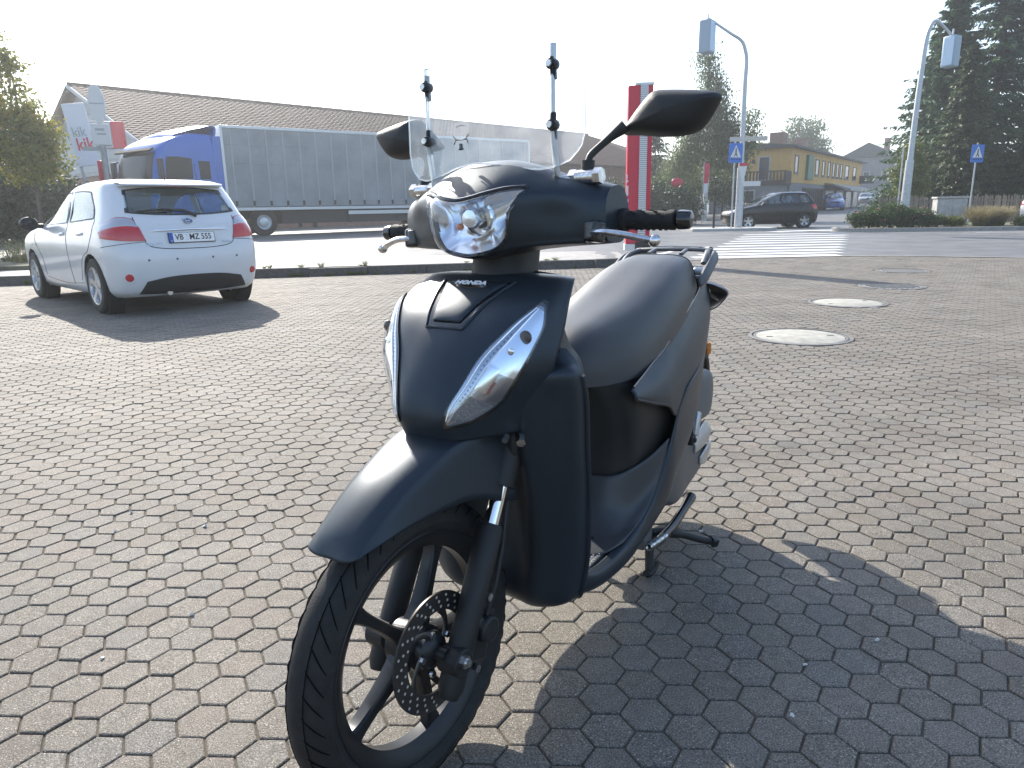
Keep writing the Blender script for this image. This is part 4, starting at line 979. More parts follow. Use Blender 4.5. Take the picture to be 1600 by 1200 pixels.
# ---- white hatchback
AL = [(.20, -.60, .80, 3.36), (.27, -.68, .845, 3.44), (.40, -.725, .868, 3.48), (.56, -.745, .88, 3.49), (.70, -.735, .885, 3.46), (.82, -.705, .880, 3.38), (.91, -.685, .868, 3.10), (.98, -.655, .850, 2.55),
      (1.03, -.625, .828, 2.22), (1.14, -.545, .785, 1.98), (1.26, -.445, .752, 1.70), (1.37, -.34, .716, 1.42), (1.44, -.27, .680, 1.18), (1.485, -.16, .61, .95), (1.510, .05, .45, .80), (1.518, .25, .2, .62)]
C1 = Car('hatchback_car', AL, M['white_paint'], (0, 2.60), .318, 'white five door hatchback car seen from behind, parked by the kerb', track=.775, dense=(96, 400))
C1.window('rear', [(-.605, 1.125), (-.34, 1.106), (0, 1.098), (.34, 1.106), (.605, 1.125)], [(-.545, 1.375), (-.28, 1.398), (0, 1.405), (.28, 1.398), (.545, 1.375)], M['car_glass'], 'rear_window', True, .93)
for zn in ('left', 'right'):
    C1.window(zn, [(-.10, 1.075), (.2, 1.055), (.5, 1.045), (.78, 1.035)], [(-.03, 1.20), (.15, 1.365), (.45, 1.385), (.80, 1.385)], M['car_glass'], 'rear_door_window')
    C1.window(zn, [(.88, 1.030), (1.2, 1.015), (1.6, 1.0), (1.98, .985)], [(.90, 1.385), (1.1, 1.375), (1.35, 1.31), (1.68, 1.15)], M['car_glass'], 'front_door_window')
    C1.line(zn, [(.83, .30), (.84, .6), (.85, .9), (.84, 1.03)]); C1.line(zn, [(2.02, .36), (2.10, .62), (2.04, .95)])
    C1.line(zn, [(.46, .36), (.30, .62), (.02, .74), (-.12, .95), (-.12, 1.06)]); C1.line(zn, [(.46, .33), (1.2, .30), (2.02, .33)])
    for y in (.30, 1.02): C1.deco(zn, [(y-.10, .885), (y+.10, .875)], [(y-.10, .918), (y+.10, .908)], M['white_paint'], 'door_handle', .004, dome=.022)
    C1.deco(zn, [(2.30, .735), (2.52, .73)], [(2.30, .752), (2.52, .747)], M['chrome'], 'badge', .003)
C1.window('front', [(-.62, 1.05), (-.3, 1.04), (0, 1.035), (.3, 1.04), (.62, 1.05)], [(-.50, 1.385), (-.25, 1.40), (0, 1.405), (.25, 1.40), (.50, 1.385)], M['car_glass'], 'windscreen')
sp_ = []
for x in np.linspace(-.58, .58, 13):
    e = 1-.30*(abs(x)/.58)**4; sp_.append([(x, -.16, 1.478*e+1.44*(1-e)), (x, -.36*e-.22*(1-e), 1.452), (x, -.405*e-.24*(1-e), 1.437), (x, -.395*e-.23*(1-e), 1.420), (x, -.26, 1.410)])
MB().grid(Surf(sp_).grid(40, 16)[0]).build('spoiler', M['white_paint'], C1.root, solid=.006)
MB().box((0, -.392, 1.424), (.26, .012, .016)).build('brake_light', M['lamp_red'], C1.root)
for sg in (1, -1):
    lo = [(sg*.500, .830), (sg*.62, .824), (sg*.74, .832), (sg*.862, .862)]; md = [(sg*.535, .965), (sg*.64, .982), (sg*.75, .975), (sg*.862, .925)]; up_ = [(sg*.575, 1.055), (sg*.66, 1.072), (sg*.745, 1.055), (sg*.835, .985)]
    tl = C1.deco('rear', lo, md, M['lamp_red'], 'tail_lamp', .008, True, .006); C1.deco('rear', md, up_, M['lamp_clr'], 'reversing_lens', .008, True, .004, tl)
    pp = Patch(C1.S, [C1.find('rear', *p) for p in lo], [C1.find('rear', *p) for p in up_], 20); pp.rim(MB(), 1.03, .985, .006, .005).build('lamp_edge', M['lamp_red'], tl)
    p = C1.S.at([C1.find('rear', sg*.71, .425)], .004)[0]; nn = C1.S.nrm([C1.find('rear', sg*.71, .425)])[0]
    MB().lathe([(.001, .012), (.036, .010), (.043, .0), (.043, -.02)], p, nn, 24).build('rear_reflector', M['lamp_red'], C1.root)
    # wing mirrors
    mr_ = MB().sphere((sg*1.0, 1.93, 1.02), .11, 20, 14, (1.0, .62, .78)).build('wing_mirror', M['dark_paint'], C1.root)
    MB().tube([(sg*.83, 1.98, .985), (sg*.92, 1.97, .99)], .03, 10).build('mirror_arm', M['trim'], mr_)
    MB().lathe([(.001, 0), (.085, .004)], (sg*1.0, 1.872, 1.02), (0, -1, 0), 20).build('mirror_glass', M['lorry_glass'], mr_)
C1.line('rear', [(-.56, 1.08), (-.51, .88), (-.48, .77), (-.30, .735), (0, .725), (.30, .735), (.48, .77), (.51, .88), (.56, 1.08)], .005)
C1.line('rear', [(-.88, .76), (-.7, .800), (-.50, .81)], .004); C1.line('rear', [(.88, .76), (.7, .800), (.50, .81)], .004)
C1.deco('rear', [(-.62, .245), (-.3, .225), (0, .22), (.3, .225), (.62, .245)], [(-.54, .375), (-.3, .415), (0, .425), (.3, .415), (.54, .375)], M['trim'], 'bumper_insert', .006, True)
C1.deco('rear', [(-.43, .915), (-.2, .920), (0, .922), (.2, .920), (.43, .915)], [(-.43, .932), (-.2, .942), (0, .945), (.2, .942), (.43, .932)], M['chrome'], 'chrome_strip', .014, True, .008)
def rear_frame(C, x, z, off): 
    uv = C.find('rear', x, z); p = Vector(C.S.at([uv], off)[0]); n = Vector(C.S.nrm([uv])[0]); ex = Vector((1, 0, 0)); ex = (ex-n*ex.dot(n)).normalized(); return p, ex, n.cross(ex), n
p, ex, ey, n_ = rear_frame(C1, 0, .838, .014)
R4 = frame_mat(p, ex, ey, n_)
pl = MB().bbox(-.262, .262, -.058, .058, -.014, .002).build('number_plate', M['trim'], C1.root); pl.matrix_local = R4
MB().bbox(-.256, .256, -.050, .054, .0, .004).build('plate_face', M['plate'], pl); MB().bbox(-.256, -.212, -.050, .054, .0, .0055).build('plate_band', M['plate_blue'], pl)
text_mesh('VB', .092, .0005, M['ink'], 'plate_letters', pl, Matrix.Translation((-.145, .004, .006)), .0012, squash=.86); text_mesh('MZ 555', .092, .0005, M['ink'], 'plate_letters', pl, Matrix.Translation((.095, .004, .006)), .0012, squash=.86)
text_mesh('D', .022, .0004, M['plate'], 'plate_letters', pl, Matrix.Translation((-.234, -.034, .007)))
MB().lathe([(.015, .0058), (.001, .0062)], (-.055, -.018, 0), (0, 0, 1), 16).lathe([(.015, .0058), (.001, .0062)], (-.055, .026, 0), (0, 0, 1), 16).build('plate_seal', M['alloy'], pl, kind='stuff')
p, ex, ey, n_ = rear_frame(C1, 0, 1.025, .010); em = MB()
def ell(cx, cy, a, b, r):
    em.tube([p+ex*(cx+a*math.cos(t))+ey*(cy+b*math.sin(t)) for t in np.linspace(0, 2*math.pi, 33)], r, 6, caps=False)
ell(0, 0, .058, .039, .005); ell(0, .004, .020, .034, .0042); ell(0, .014, .042, .017, .0042)
em.build('emblem', M['chrome'], C1.root); MB().lathe([(.001, -.002), (.052, -.004)], (0, 0, 0), (0, 0, 1), 32).build('emblem_field', mat('emblem_blue', (.05, .10, .2), .2), C1.root).matrix_local = frame_mat(p, ex, ey, n_)@Matrix.Diagonal((1, .68, 1, 1))
p, ex, ey, n_ = rear_frame(C1, -.42, .785, .004); text_mesh('TOYOTA', .045, .002, M['steel'], 'badge_letters', C1.root, frame_mat(p, ex, ey, n_))
p, ex, ey, n_ = rear_frame(C1, .40, .785, .004); text_mesh('AURIS', .045, .002, M['steel'], 'badge_letters', C1.root, frame_mat(p, ex, ey, n_))
for x in (-.5, -.2, .2, .5):
    p, ex, ey, n_ = rear_frame(C1, x, .615, .0); MB().lathe([(.001, .003), (.013, .002), (.013, 0)], p, n_, 14).build('parking_sensor', M['greyp'], C1.root)
p1 = C1.S.at([C1.find('rear', .12, 1.075)], .02)[0]
MB().tube([tuple(p1), tuple(C1.S.at([C1.find('rear', .0, 1.13)], .025)[0]), tuple(C1.S.at([C1.find('rear', -.25, 1.145)], .022)[0]), tuple(C1.S.at([C1.find('rear', -.50, 1.13)], .018)[0])], [.020, .017, .013, .008], 8).build('wiper', M['trim'], C1.root)
MB().cyl((0, -.12, 1.49), (0, -.16, 1.56), .006, n=6).build('aerial', M['trim'], C1.root)
C1.body(); C1.wheels(5, .215); C1.interior([(-.36, .55, .52), (.36, .55, .52), (-.37, 1.35, .58), (.37, 1.35, .58)], .36)
MB().box((0, 1.85, .86), (1.35, .4, .22)).build('dashboard', M['int'], C1.root, bevel=.06); MB().bbox(-.62, .62, -.45, .35, .30, .86).build('load_cover', M['int'], C1.root, bevel=.03)
MB().cyl((-.3, -.66, .235), (-.3, -.4, .235), .03, n=14).build('exhaust_pipe', M['steel'], C1.root)
C1.root.location = (-4.01, 8.60, 0); C1.root.rotation_euler = (0, 0, rad(135.5-90)); C1.root.scale = (.967,)*3

# ---- dark compact van-like hatchback on the far side of the crossing
GL = [(.20, -.62, .80, 3.32), (.30, -.70, .85, 3.40), (.45, -.73, .87, 3.42), (.62, -.73, .878, 3.40), (.78, -.71, .875, 3.30), (.90, -.68, .862, 3.02), (1.0, -.63, .840, 2.55), (1.06, -.60, .82, 2.28),
      (1.2, -.50, .775, 2.0), (1.35, -.38, .72, 1.66), (1.46, -.28, .66, 1.36), (1.53, -.2, .58, 1.1), (1.57, 0, .42, .8), (1.58, .2, .2, .6)]
def small_car(name, paint, label, glass, lv=GL, wr=.315, dense=(54, 200), group=None, handles=True):
    C = Car(name, lv, paint, (0, 2.58), wr, label, track=.77, dense=dense, group=group)
    C.window('rear', [(-.55, 1.09), (0, 1.06), (.55, 1.09)], [(-.48, 1.42), (0, 1.44), (.48, 1.42)], glass, 'rear_window', True)
    for zn in ('left', 'right'):
        C.window(zn, [(-.25, 1.12), (0, 1.10), (.2, 1.09)], [(-.12, 1.36), (.05, 1.44), (.2, 1.45)], glass, 'quarter_window')
        C.window(zn, [(.28, 1.09), (.6, 1.08), (.98, 1.07)], [(.28, 1.45), (.6, 1.46), (.98, 1.45)], glass, 'rear_door_window')
        C.window(zn, [(1.06, 1.07), (1.5, 1.05), (2.1, 1.03)], [(1.06, 1.445), (1.35, 1.40), (1.78, 1.2)], glass, 'front_door_window')
        C.line(zn, [(1.02, .3), (1.02, .7), (1.02, 1.06)], .005); C.line(zn, [(2.05, .4), (2.12, .7), (2.08, 1.0)], .005); C.line(zn, [(.45, .38), (.2, .7), (.0, .95), (.0, 1.1)], .005)
        if handles:
            for y in (.42, 1.2): C.deco(zn, [(y-.1, .93), (y+.1, .92)], [(y-.1, .965), (y+.1, .955)], paint, 'door_handle', .004, dome=.02)
    C.window('front', [(-.6, 1.10), (0, 1.08), (.6, 1.10)], [(-.48, 1.42), (0, 1.44), (.48, 1.42)], glass, 'windscreen', True)
    for sg in (1, -1):
        C.deco('rear', [(sg*.56, .82), (sg*.72, .81), (sg*.86, .83)], [(sg*.56, 1.0), (sg*.72, 1.02), (sg*.845, 1.0)], M['lamp_red'], 'tail_lamp', .008, True, .006)
        tl = C.deco('rear', [(sg*.60, .86), (sg*.66, .855), (sg*.72, .86)], [(sg*.60, .93), (sg*.66, .94), (sg*.72, .935)], M['lamp_clr'], 'reversing_lens', .016, True, .004)
        C.deco('front', [(sg*.42, .68), (sg*.6, .70), (sg*.78, .74)], [(sg*.42, .80), (sg*.6, .83), (sg*.76, .86)], M['lamp_clr'], 'headlamp', .006, True, .006)
        m_ = MB().sphere((sg*.98, 1.98, 1.06), .10, 16, 10, (1.0, .6, .75)).build('wing_mirror', paint, C.root); MB().tube([(sg*.82, 2.02, 1.02), (sg*.92, 2.0, 1.03)], .028, 8).build('mirror_arm', M['trim'], m_)
    C.deco('front', [(-.38, .62), (0, .61), (.38, .62)], [(-.38, .74), (0, .75), (.38, .74)], M['trim'], 'grille', .006, True)
    p, ex, ey, n_ = rear_frame(C, 0, .62, .012); q = MB().bbox(-.26, .26, -.055, .055, -.01, .003).build('number_plate', M['plate'], C.root); q.matrix_local = frame_mat(p, ex, ey, n_)
    C.body(); C.wheels(5, .2); C.interior([(-.36, .5, .62), (.36, .5, .62), (-.37, 1.35, .66), (.37, 1.35, .66)], .38)
    MB().box((0, 1.95, .9), (1.35, .4, .2)).build('dashboard', M['int'], C.root, bevel=.06)
    return C
C2 = small_car('compact_car', M['dark_paint'], 'black tall compact car driving past behind the zebra crossing', M['car_glass'], dense=(70, 280))
for sg in (1, -1):
    P_ = C2.S.at(curve([C2.find('left' if sg < 0 else 'right', y, z) for y, z in ((-.05, 1.50), (.3, 1.525), (.8, 1.53), (1.2, 1.50))], 20), .02); MB().tube([tuple(p) for p in P_], .016, 8).build('roof_rail', M['chrome'], C2.root)
C2.root.location = (13.15, 33.6, float(z_road(12, 33.6))); C2.root.rotation_euler = (0, 0, rad(90+4)); 
C3 = small_car('blue_car', M['blue_paint'], 'small blue car parked in front of the yellow building', M['car_glass'], dense=(44, 160), handles=False)
b_ = at(1300, 324.5, 72); C3.root.location = (b_[0], 72, .42); C3.root.rotation_euler = (0, 0, rad(180-20)); C3.root.name = 'parked_car'
C4 = small_car('parked_car', M['grey_paint'], 'dark grey car parked beyond the yellow building awning', M['car_glass'], dense=(40, 140), handles=False)
b_ = at(1352, 316, 96); C4.root.location = (b_[0], 96, .72); C4.root.rotation_euler = (0, 0, rad(180-28))
C5 = small_car('parked_car', M['alloy'], 'silver car parked farthest down the street past the awning', M['car_glass'], dense=(40, 140), handles=False)
b_ = at(1366, 316, 108); C5.root.location = (b_[0], 108, .80); C5.root.rotation_euler = (0, 0, rad(180-28))
C6 = small_car('parked_car', M['white_paint'], 'white car with red tail lamp half hidden beside the grass clump', M['car_glass'], dense=(44, 160), handles=False)
C6.root.location = (23.75, 32.4, .0); C6.root.rotation_euler = (0, 0, rad(-62))

# ---- articulated lorry. local: x = right, y = forward, origin under the trailer front, ground z = 0
M['lorry_blue'] = mat('lorry_blue_paint', (.010, .115, .46), .32, coat=.5, var=.05, vscale=2)
M['tarp'] = mat('grey_tarpaulin', (.24, .265, .275), .55, var=.18, vscale=.9, bump=.8, bscale=2.2, tint=(.31, .33, .34))
M['strap'] = mat('tarpaulin_strap', (.32, .345, .355), .6); M['lorry_grey'] = mat('chassis_grey', (.045, .047, .05), .6)
M['visor'] = mat('smoked_visor', (.02, .02, .022), .9, spec=.1)
M['rail'] = mat('aluminium_rail', (.55, .57, .58), .4, .6)
TR = empty('articulated_lorry', (-10.75, 27.4, .262), math.atan2(.59, .81)+math.pi-math.pi/2, label='blue lorry cab pulling a long grey curtain-sided trailer along the street', cat='lorry')
tr = MB().bbox(-1.25, 1.25, -13.6, 0, 1.04, 3.76).build('trailer', M['tarp'], TR, bevel=.03)
MB().bbox(-1.275, 1.275, -13.62, .02, 3.74, 3.84).build('roof_rail', M['rail'], tr, bevel=.01)
MB().bbox(-1.27, 1.27, -13.62, .02, 0.92, 1.03).build('floor_beam', M['rail'], tr, bevel=.01)
MB().bbox(-1.265, 1.265, -.06, .03, 1.0, 3.75).build('bulkhead', M['rail'], tr); MB().bbox(-1.265, 1.265, -13.64, -13.55, 1.0, 3.75).build('rear_door', M['rail'], tr)
for k in range(22):
    y = -.32-k*.62
    for sx in (-1, 1):
        MB().bbox(sx*1.250, sx*1.262, y-.03, y+.03, 1.04, 3.74).build('strap', M['strap'], tr, smooth=False)
        MB().bbox(sx*1.262, sx*1.285, y-.035, y+.035, 1.08, 1.26).build('buckle', M['lorry_grey'], tr, smooth=False)
for sx in (-1, 1):
    for z in (1.25, 1.9, 2.55, 3.2): MB().tube([(sx*1.251, -.1-13.3*t, z+.006*math.sin(9*t+z)) for t in np.linspace(0, 1, 24)], .010, 5).build('tarp_fold', M['tarp'], tr)
for sx in (-1, 1):
    MB().bbox(sx*1.15, sx*1.2, -9.0, -4.6, .72, .86).build('side_guard', M['rail'], tr); MB().bbox(sx*1.15, sx*1.2, -9.0, -4.6, .42, .54).build('side_guard', M['lorry_grey'], tr)
    for y in (-8.9, -6.8, -4.7): MB().bbox(sx*1.12, sx*1.15, y-.04, y+.04, .4, 1.05).build('guard_post', M['lorry_grey'], tr)
    MB().bbox(sx*.75, sx*.87, -3.4, -3.28, .25, 1.05).build('landing_leg', M['lorry_grey'], tr)
MB().bbox(-.5, .5, -13.4, -.3, .86, 1.08).build('chassis', M['lorry_grey'], tr); MB().bbox(-.95, .95, -8.0, -2.0, .42, .90).build('underside_shade_box', M['lorry_grey'], tr)  # made-up dark box, added so the gap under the trailer looks shaded
def lorry_wheel(y, parent, R_=.5, w_=.36):
    for sx in (-1, 1):
        o = Vector((sx*1.05, y, R_)); h = w_/2
        t = MB().lathe([(R_*.55, -h), (R_*.93, -h), (R_, -h*.7), (R_, h*.7), (R_*.93, h), (R_*.55, h*.9)], o, (sx, 0, 0), 40).build('tyre', M['rubber'], parent)
        MB().lathe([(R_*.57, h*.88), (R_*.5, h*.5), (R_*.34, h*.3), (R_*.32, h*.75), (R_*.2, h*.85), (.001, h*.85)], o, (sx, 0, 0), 32).build('rim', M['rail'], t)
for y in (-8.6, -9.95, -11.3): lorry_wheel(y, TR)
lorry_wheel(-1.25, TR)
MB().bbox(-.45, .45, -2.2, 3.2, .62, .90).build('tractor_chassis', M['lorry_grey'], TR)
for sx in (-1, 1): MB().cyl((sx*.95, -.35, .62), (sx*.95, 1.2, .62), .33, n=28).build('fuel_tank', M['rail'], TR, bevel=.03); MB().bbox(sx*1.24, sx*1.28, .0, .06, .3, .95).build('tank_strap', M['lorry_grey'], TR)
cab = [(0.95, [(.98, 1.0), (1.2, 2.0), (1.22, 2.9), (1.18, 3.35), (.7, 3.52), (0, 3.56)]), ]
rows = []
for z, yb, yf, w_ in ((.42, 1.15, 3.42, 1.18), (.8, 1.12, 3.50, 1.235), (1.25, 1.12, 3.50, 1.245), (1.7, 1.12, 3.47, 1.245), (2.2, 1.12, 3.40, 1.24), (2.7, 1.12, 3.30, 1.23), (2.95, 1.12, 3.22, 1.22), (3.25, 1.12, 3.02, 1.20), (3.5, 1.12, 2.55, 1.15), (3.66, 1.12, 2.0, 1.05), (3.70, 1.15, 1.7, .7)):
    h = [(0, yb), (w_*.9, yb), (w_, yb+.06), (w_, (yb+yf)/2), (w_, yf-.40), (w_*.95, yf-.12), (w_*.6, yf-.02), (0, yf)]
    rows.append([(x, y, z) for x, y in h]+[(-x, y, z) for x, y in h[6:0:-1]])
CS = Surf(rows, cv=True); CS.sign = 1.0
if CS.nrm([(.4, .0)])[0][1] > 0: CS.sign = -1.0
GG, uu, vv = CS.grid(120, 400)
def cfind(side, a, z):
    k = np.arange(400)/400*14; m = {'front': (k > 5.0) & (k < 9.0), 'right': (k > 1.6) & (k < 5.4), 'left': (k > 8.6) & (k < 12.4)}[side]; j = np.where(m)[0]; q = GG[:, j]
    d = (q[..., 0 if side == 'front' else 1]-a)**2+(q[..., 2]-z)**2; i0, j0 = np.unravel_index(d.argmin(), d.shape); return (uu[i0], vv[j[j0]])
cg = MB().grid(CS.grid(80, 180)[0], closed_v=True); cg.add([tuple(p) for p in CS.grid(80, 180)[0][-1]], [tuple(range(180))])
CB = cg.build('cab', M['lorry_blue'], TR, angle=50)
lorry_wheel(2.45, CB)
def cpatch(side, bot, top, m, name, off=.012, par=None): return Patch(CS, [cfind(side, *p) for p in bot], [cfind(side, *p) for p in top], 20, False).fill(MB(), off, 10).build(name, m, par or CB)
cpatch('front', [(-1.04, 1.90), (0, 1.88), (1.04, 1.90)], [(-1.02, 2.92), (0, 2.96), (1.02, 2.92)], M['lorry_glass'], 'windscreen')
cpatch('front', [(-.95, .55), (0, .5), (.95, .55)], [(-.95, 1.55), (0, 1.58), (.95, 1.55)], M['lorry_grey'], 'grille')
for sd_ in ('left', 'right'):
    cpatch(sd_, [(2.0, 2.08), (2.5, 2.04), (3.02, 1.98)], [(2.0, 2.80), (2.5, 2.82), (2.92, 2.82)], M['lorry_glass'], 'door_window')
    cpatch(sd_, [(1.35, 2.10), (1.75, 2.10)], [(1.35, 2.70), (1.75, 2.70)], M['lorry_glass'], 'side_window')
    sx = 1 if sd_ == 'right' else -1
    MB().tube([tuple(p) for p in CS.at(curve([cfind(sd_, y, z) for y, z in ((3.05, 2.5), (3.12, 1.7), (3.1, .9))], 14), .004)], .012, 5).build('door_gap', M['lorry_grey'], CB)
    MB().tube([tuple(p) for p in CS.at(curve([cfind(sd_, y, z) for y, z in ((1.92, 2.6), (1.92, 1.7), (1.92, .9))], 14), .004)], .012, 5).build('door_gap', M['lorry_grey'], CB)
    MB().bbox(sx*1.0, sx*1.25, -.05, 1.12, 1.2, 3.62).build('side_deflector', M['lorry_blue'], CB, bevel=.05)
    mr_ = MB().box((sx*1.42, 3.25, 2.35), (.22, .14, .75)).build('wing_mirror', M['lorry_grey'], CB, bevel=.04); MB().tube([(sx*1.2, 3.2, 2.72), (sx*1.4, 3.25, 2.68)], .03, 8).build('mirror_arm', M['lorry_grey'], mr_)
MB().grid(Surf([[(-1.2, 1.1, 3.2), (0, 1.1, 3.2), (1.2, 1.1, 3.2)], [(-1.22, .95, 3.92), (0, .95, 3.98), (1.22, .95, 3.92)], [(-1.12, 1.5, 3.86), (0, 1.5, 3.93), (1.12, 1.5, 3.86)], [(-1.0, 2.3, 3.62), (0, 2.3, 3.70), (1.0, 2.3, 3.62)], [(-.95, 2.5, 3.45), (0, 2.5, 3.5), (.95, 2.5, 3.45)]]).grid(30, 24)[0]).build('roof_deflector', M['lorry_blue'], CB, solid=.03)
MB().box((0, 3.28, 3.03), (2.1, .20, .06), rot=(rad(-28), 0, 0)).build('sun_visor', M['visor'], CB, bevel=.015)
MB().bbox(-1.25, 1.25, 3.42, 3.62, .36, .72).build('bumper', M['lorry_blue'], CB, bevel=.05)
for ch in CB.children:
    for g in list(ch.children):
        if ch.name.startswith('tyre'): pass
CB.matrix_local = Matrix.Translation((0, -.35, 0))@Matrix.Translation((0, .6, 0))@Matrix.Rotation(rad(20), 4, 'Z')@Matrix.Translation((0, -.6, 0))@Matrix.Diagonal((1, 1, .955, 1))
# ------------------------------------------------------------------ buildings and street furniture
M['tile'] = mat('roof_tiles', (.052, .028, .026), .85, var=.3, vscale=3, obj_rand=.12, spec=.22)
M['clad'] = mat('grey_cladding', (.30, .34, .36), .6, var=.08, vscale=2)
M['clad_d'] = mat('dark_timber', (.07, .06, .05), .8, var=.2, vscale=4)
M['brick'] = mat('brick_wall', (.22, .13, .10), .85, var=.25, vscale=9)
M['sign_w'] = mat('sign_white', (.62, .62, .61), .55); M['sign_r'] = mat('sign_red', (.52, .02, .05), .4); M['sign_b'] = mat('sign_blue', (.02, .14, .50), .35)
M['galv'] = mat('galvanised_steel', (.42, .44, .46), .45, .6, var=.12, vscale=12); M['post_g'] = mat('grey_post', (.30, .32, .33), .55, .3, var=.1, vscale=8)
M['yellow'] = mat('yellow_render', (.62, .37, .11), .85, var=.1, vscale=1.5); M['greyr'] = mat('grey_render', (.20, .21, .22), .85, var=.12, vscale=2); M['white_r'] = mat('white_render', (.60, .60, .58), .85, var=.08)
M['slate'] = mat('slate', (.06, .062, .066), .7, var=.2, vscale=3); M['wood_d'] = mat('dark_wood', (.035, .026, .02), .75, var=.3, vscale=8)
M['pane'] = mat('window_pane', (.05, .06, .07), .06, coat=.4); M['frame_w'] = mat('window_frame', (.5, .48, .45), .6); M['frame_d'] = mat('dark_frame', (.06, .05, .045), .6)
M['awning'] = mat('awning_cloth', (.50, .46, .40), .9, var=.08); M['concrete'] = mat('concrete', (.36, .355, .34), .85, var=.18, vscale=4, bump=.3, bscale=60)

# ---- long retail building with tiled roof: local x along the ridge, y away from the street, origin below the near gable's ridge end
def at_z(x, y, z):
    d = ray(x, y); return _C+d*((z-CAM_H)/d[2])
a0 = at_z(110, 133, 8.05)[:2]; a1 = at_z(918, 211, 8.05)[:2]; a1 = a1+(a1-a0)/np.linalg.norm(a1-a0)*6.0; LB = float(np.hypot(*(a1-a0))); ang = math.atan2(a1[1]-a0[1], a1[0]-a0[0])
KB = empty('retail_building', (a0[0], a0[1], .2), ang, label='long low retail building with a dark tiled roof behind the lorry', cat='building')
hw, ze, zr = 9.0, 4.3, 7.85; hip = 6.0
MB().bbox(.5, LB-.5, -hw+.6, hw-.6, -.2, ze).build('wall', M['brick'], KB, smooth=False)
MB().prism([(-hw+.6, ze-1.2), (hw-.6, ze-1.2), (hw-.6, ze+.05), (0, zr-.12), (-hw+.6, ze+.05)], (.42, 0, 0), (0, 1, 0), (0, 0, 1), (1, 0, 0), .09).build('gable', M['clad'], KB, smooth=False)
for k in range(9):
    z = ze-1.0+k*.5; ww = (hw-.7) if z < ze else max(.3, (hw-.7)*(zr-z)/(zr-ze)); MB().bbox(.38, .42, -ww, ww, z, z+.035).build('cladding_strip', M['clad'], KB, smooth=False)
slope = math.hypot(hw+.3, zr-ze+.12); nrm_ = Vector((0, -(zr-ze), hw)).normalized(); dn = Vector((0, -hw, -(zr-ze))).normalized()
RF_ = MB().prism([(0, zr), (-hw-.3, ze-.12), (-hw-.3, ze-.30), (0, zr-.2), (hw+.3, ze-.30), (hw+.3, ze-.12)], (-.15, 0, 0), (0, 1, 0), (0, 0, 1), (1, 0, 0), LB-hip+.15).build('roof', M['tile'], KB, smooth=False)
MB().add([(LB-hip, 0, zr), (LB-hip, -hw-.3, ze-.12), (LB+.3, -hw-.3, ze-.12), (LB+.3, hw+.3, ze-.12), (LB-hip, hw+.3, ze-.12)], [(0, 1, 2), (0, 2, 3), (0, 3, 4)]).build('hip_roof', M['tile'], KB, smooth=False)
# tile courses, near part tile by tile
nc = 26; ts = bpy.data.meshes.new('roof_tile'); tw = .34
ts.from_pydata(*[x for x in ([(-tw/2, 0, 0), (0, 0, .035), (tw/2, 0, 0), (-tw/2, -.36, .025), (0, -.36, .065), (tw/2, -.36, .025), (-tw/2, -.36, -.01), (tw/2, -.36, -.01)], [], [(0, 3, 4, 1), (1, 4, 5, 2), (3, 6, 7, 5, 4)])]); ts.materials.append(M['tile']); ts.update()
cnt = 0; mb = MB()
tm = Matrix((Vector((1, 0, 0)), -dn, nrm_)).transposed().to_4x4()
for r in range(nc):
    for c in range(int((LB-hip)/tw)):
        o_ = Vector((.05+c*tw, 0, zr+.03))+dn*(.05+r*slope/nc)
        if c < 11 and r < 25:
            q = bpy.data.objects.new('roof_tile', ts); COL.objects.link(q); q.parent = RF_; q.matrix_local = Matrix.Translation(o_)@tm; cnt += 1
        else:
            L_ = [tm.to_3x3()@v.co+o_ for v in ts.vertices]; mb.add(L_, [tuple(p.vertices) for p in ts.polygons])
q = mb.build('tile_field', M['tile'], RF_, smooth=False, weld=False, kind='stuff')
MB().tube([(-.15, 0, zr+.02), (LB-hip, 0, zr+.02)], .14, 8).build('ridge_cap', M['tile'], KB)
MB().bbox(-.2, -.12, -.2, .2, zr-.4, zr).build('barge_end', M['clad_d'], KB)
for sy in (-1, 1): MB().tube([(-.16, 0, zr-.08), (-.16, sy*(hw+.3), ze-.2)], .11, 6).build('barge_board', M['clad'] if sy < 0 else M['clad_d'], KB)
# shop sign boxes on the gable wall and the pole signs before it
def board(name, c, w_, h_, d_, yaw, m, label=None, cat=None, parent=None, tilt=0):
    o = MB().bbox(-w_/2, w_/2, -d_/2, d_/2, -h_/2, h_/2).build(name, m, parent, bevel=.02, label=label, cat=cat); o.location = c; o.rotation_euler = (0, tilt, yaw); return o
c_ = at(161, 211, 31.0); sgn_ = board('wall_sign', c_, 1.65, 1.05, .25, rad(14), M['sign_r'], 'red and grey kik sign box on the gable of the retail building', 'sign')
MB().bbox(-.82, .35, -.14, -.126, -.52, .52).build('sign_face', M['clad'], sgn_); text_mesh('kik', .95, .01, M['sign_r'], 'sign_letters', sgn_, Matrix.Translation((-.40, -.15, -.05))@Matrix.Rotation(rad(90), 4, 'X'), .012)
c_ = at(127, 211, 28.5); sg2 = board('banner_sign', c_, .75, 2.25, .10, rad(25), M['sign_w'], 'tall white kik banner board beside the young yellowing tree', 'sign', tilt=rad(-7))
text_mesh('kik', .62, .01, M['sign_r'], 'sign_letters', sg2, Matrix.Translation((.05, -.065, -.35))@Matrix.Rotation(rad(90), 4, 'X'), .01, squash=.8)
text_mesh('kik', .5, .01, M['clad'], 'sign_letters', sg2, Matrix.Translation((-.05, -.065, .1))@Matrix.Rotation(rad(90), 4, 'X'), .004, squash=.8)
for x_ in (-.3, .3): MB().cyl((x_, 0, -1.1), (x_, 0, -3.6), .05, n=10).build('post', M['post_g'], sg2)
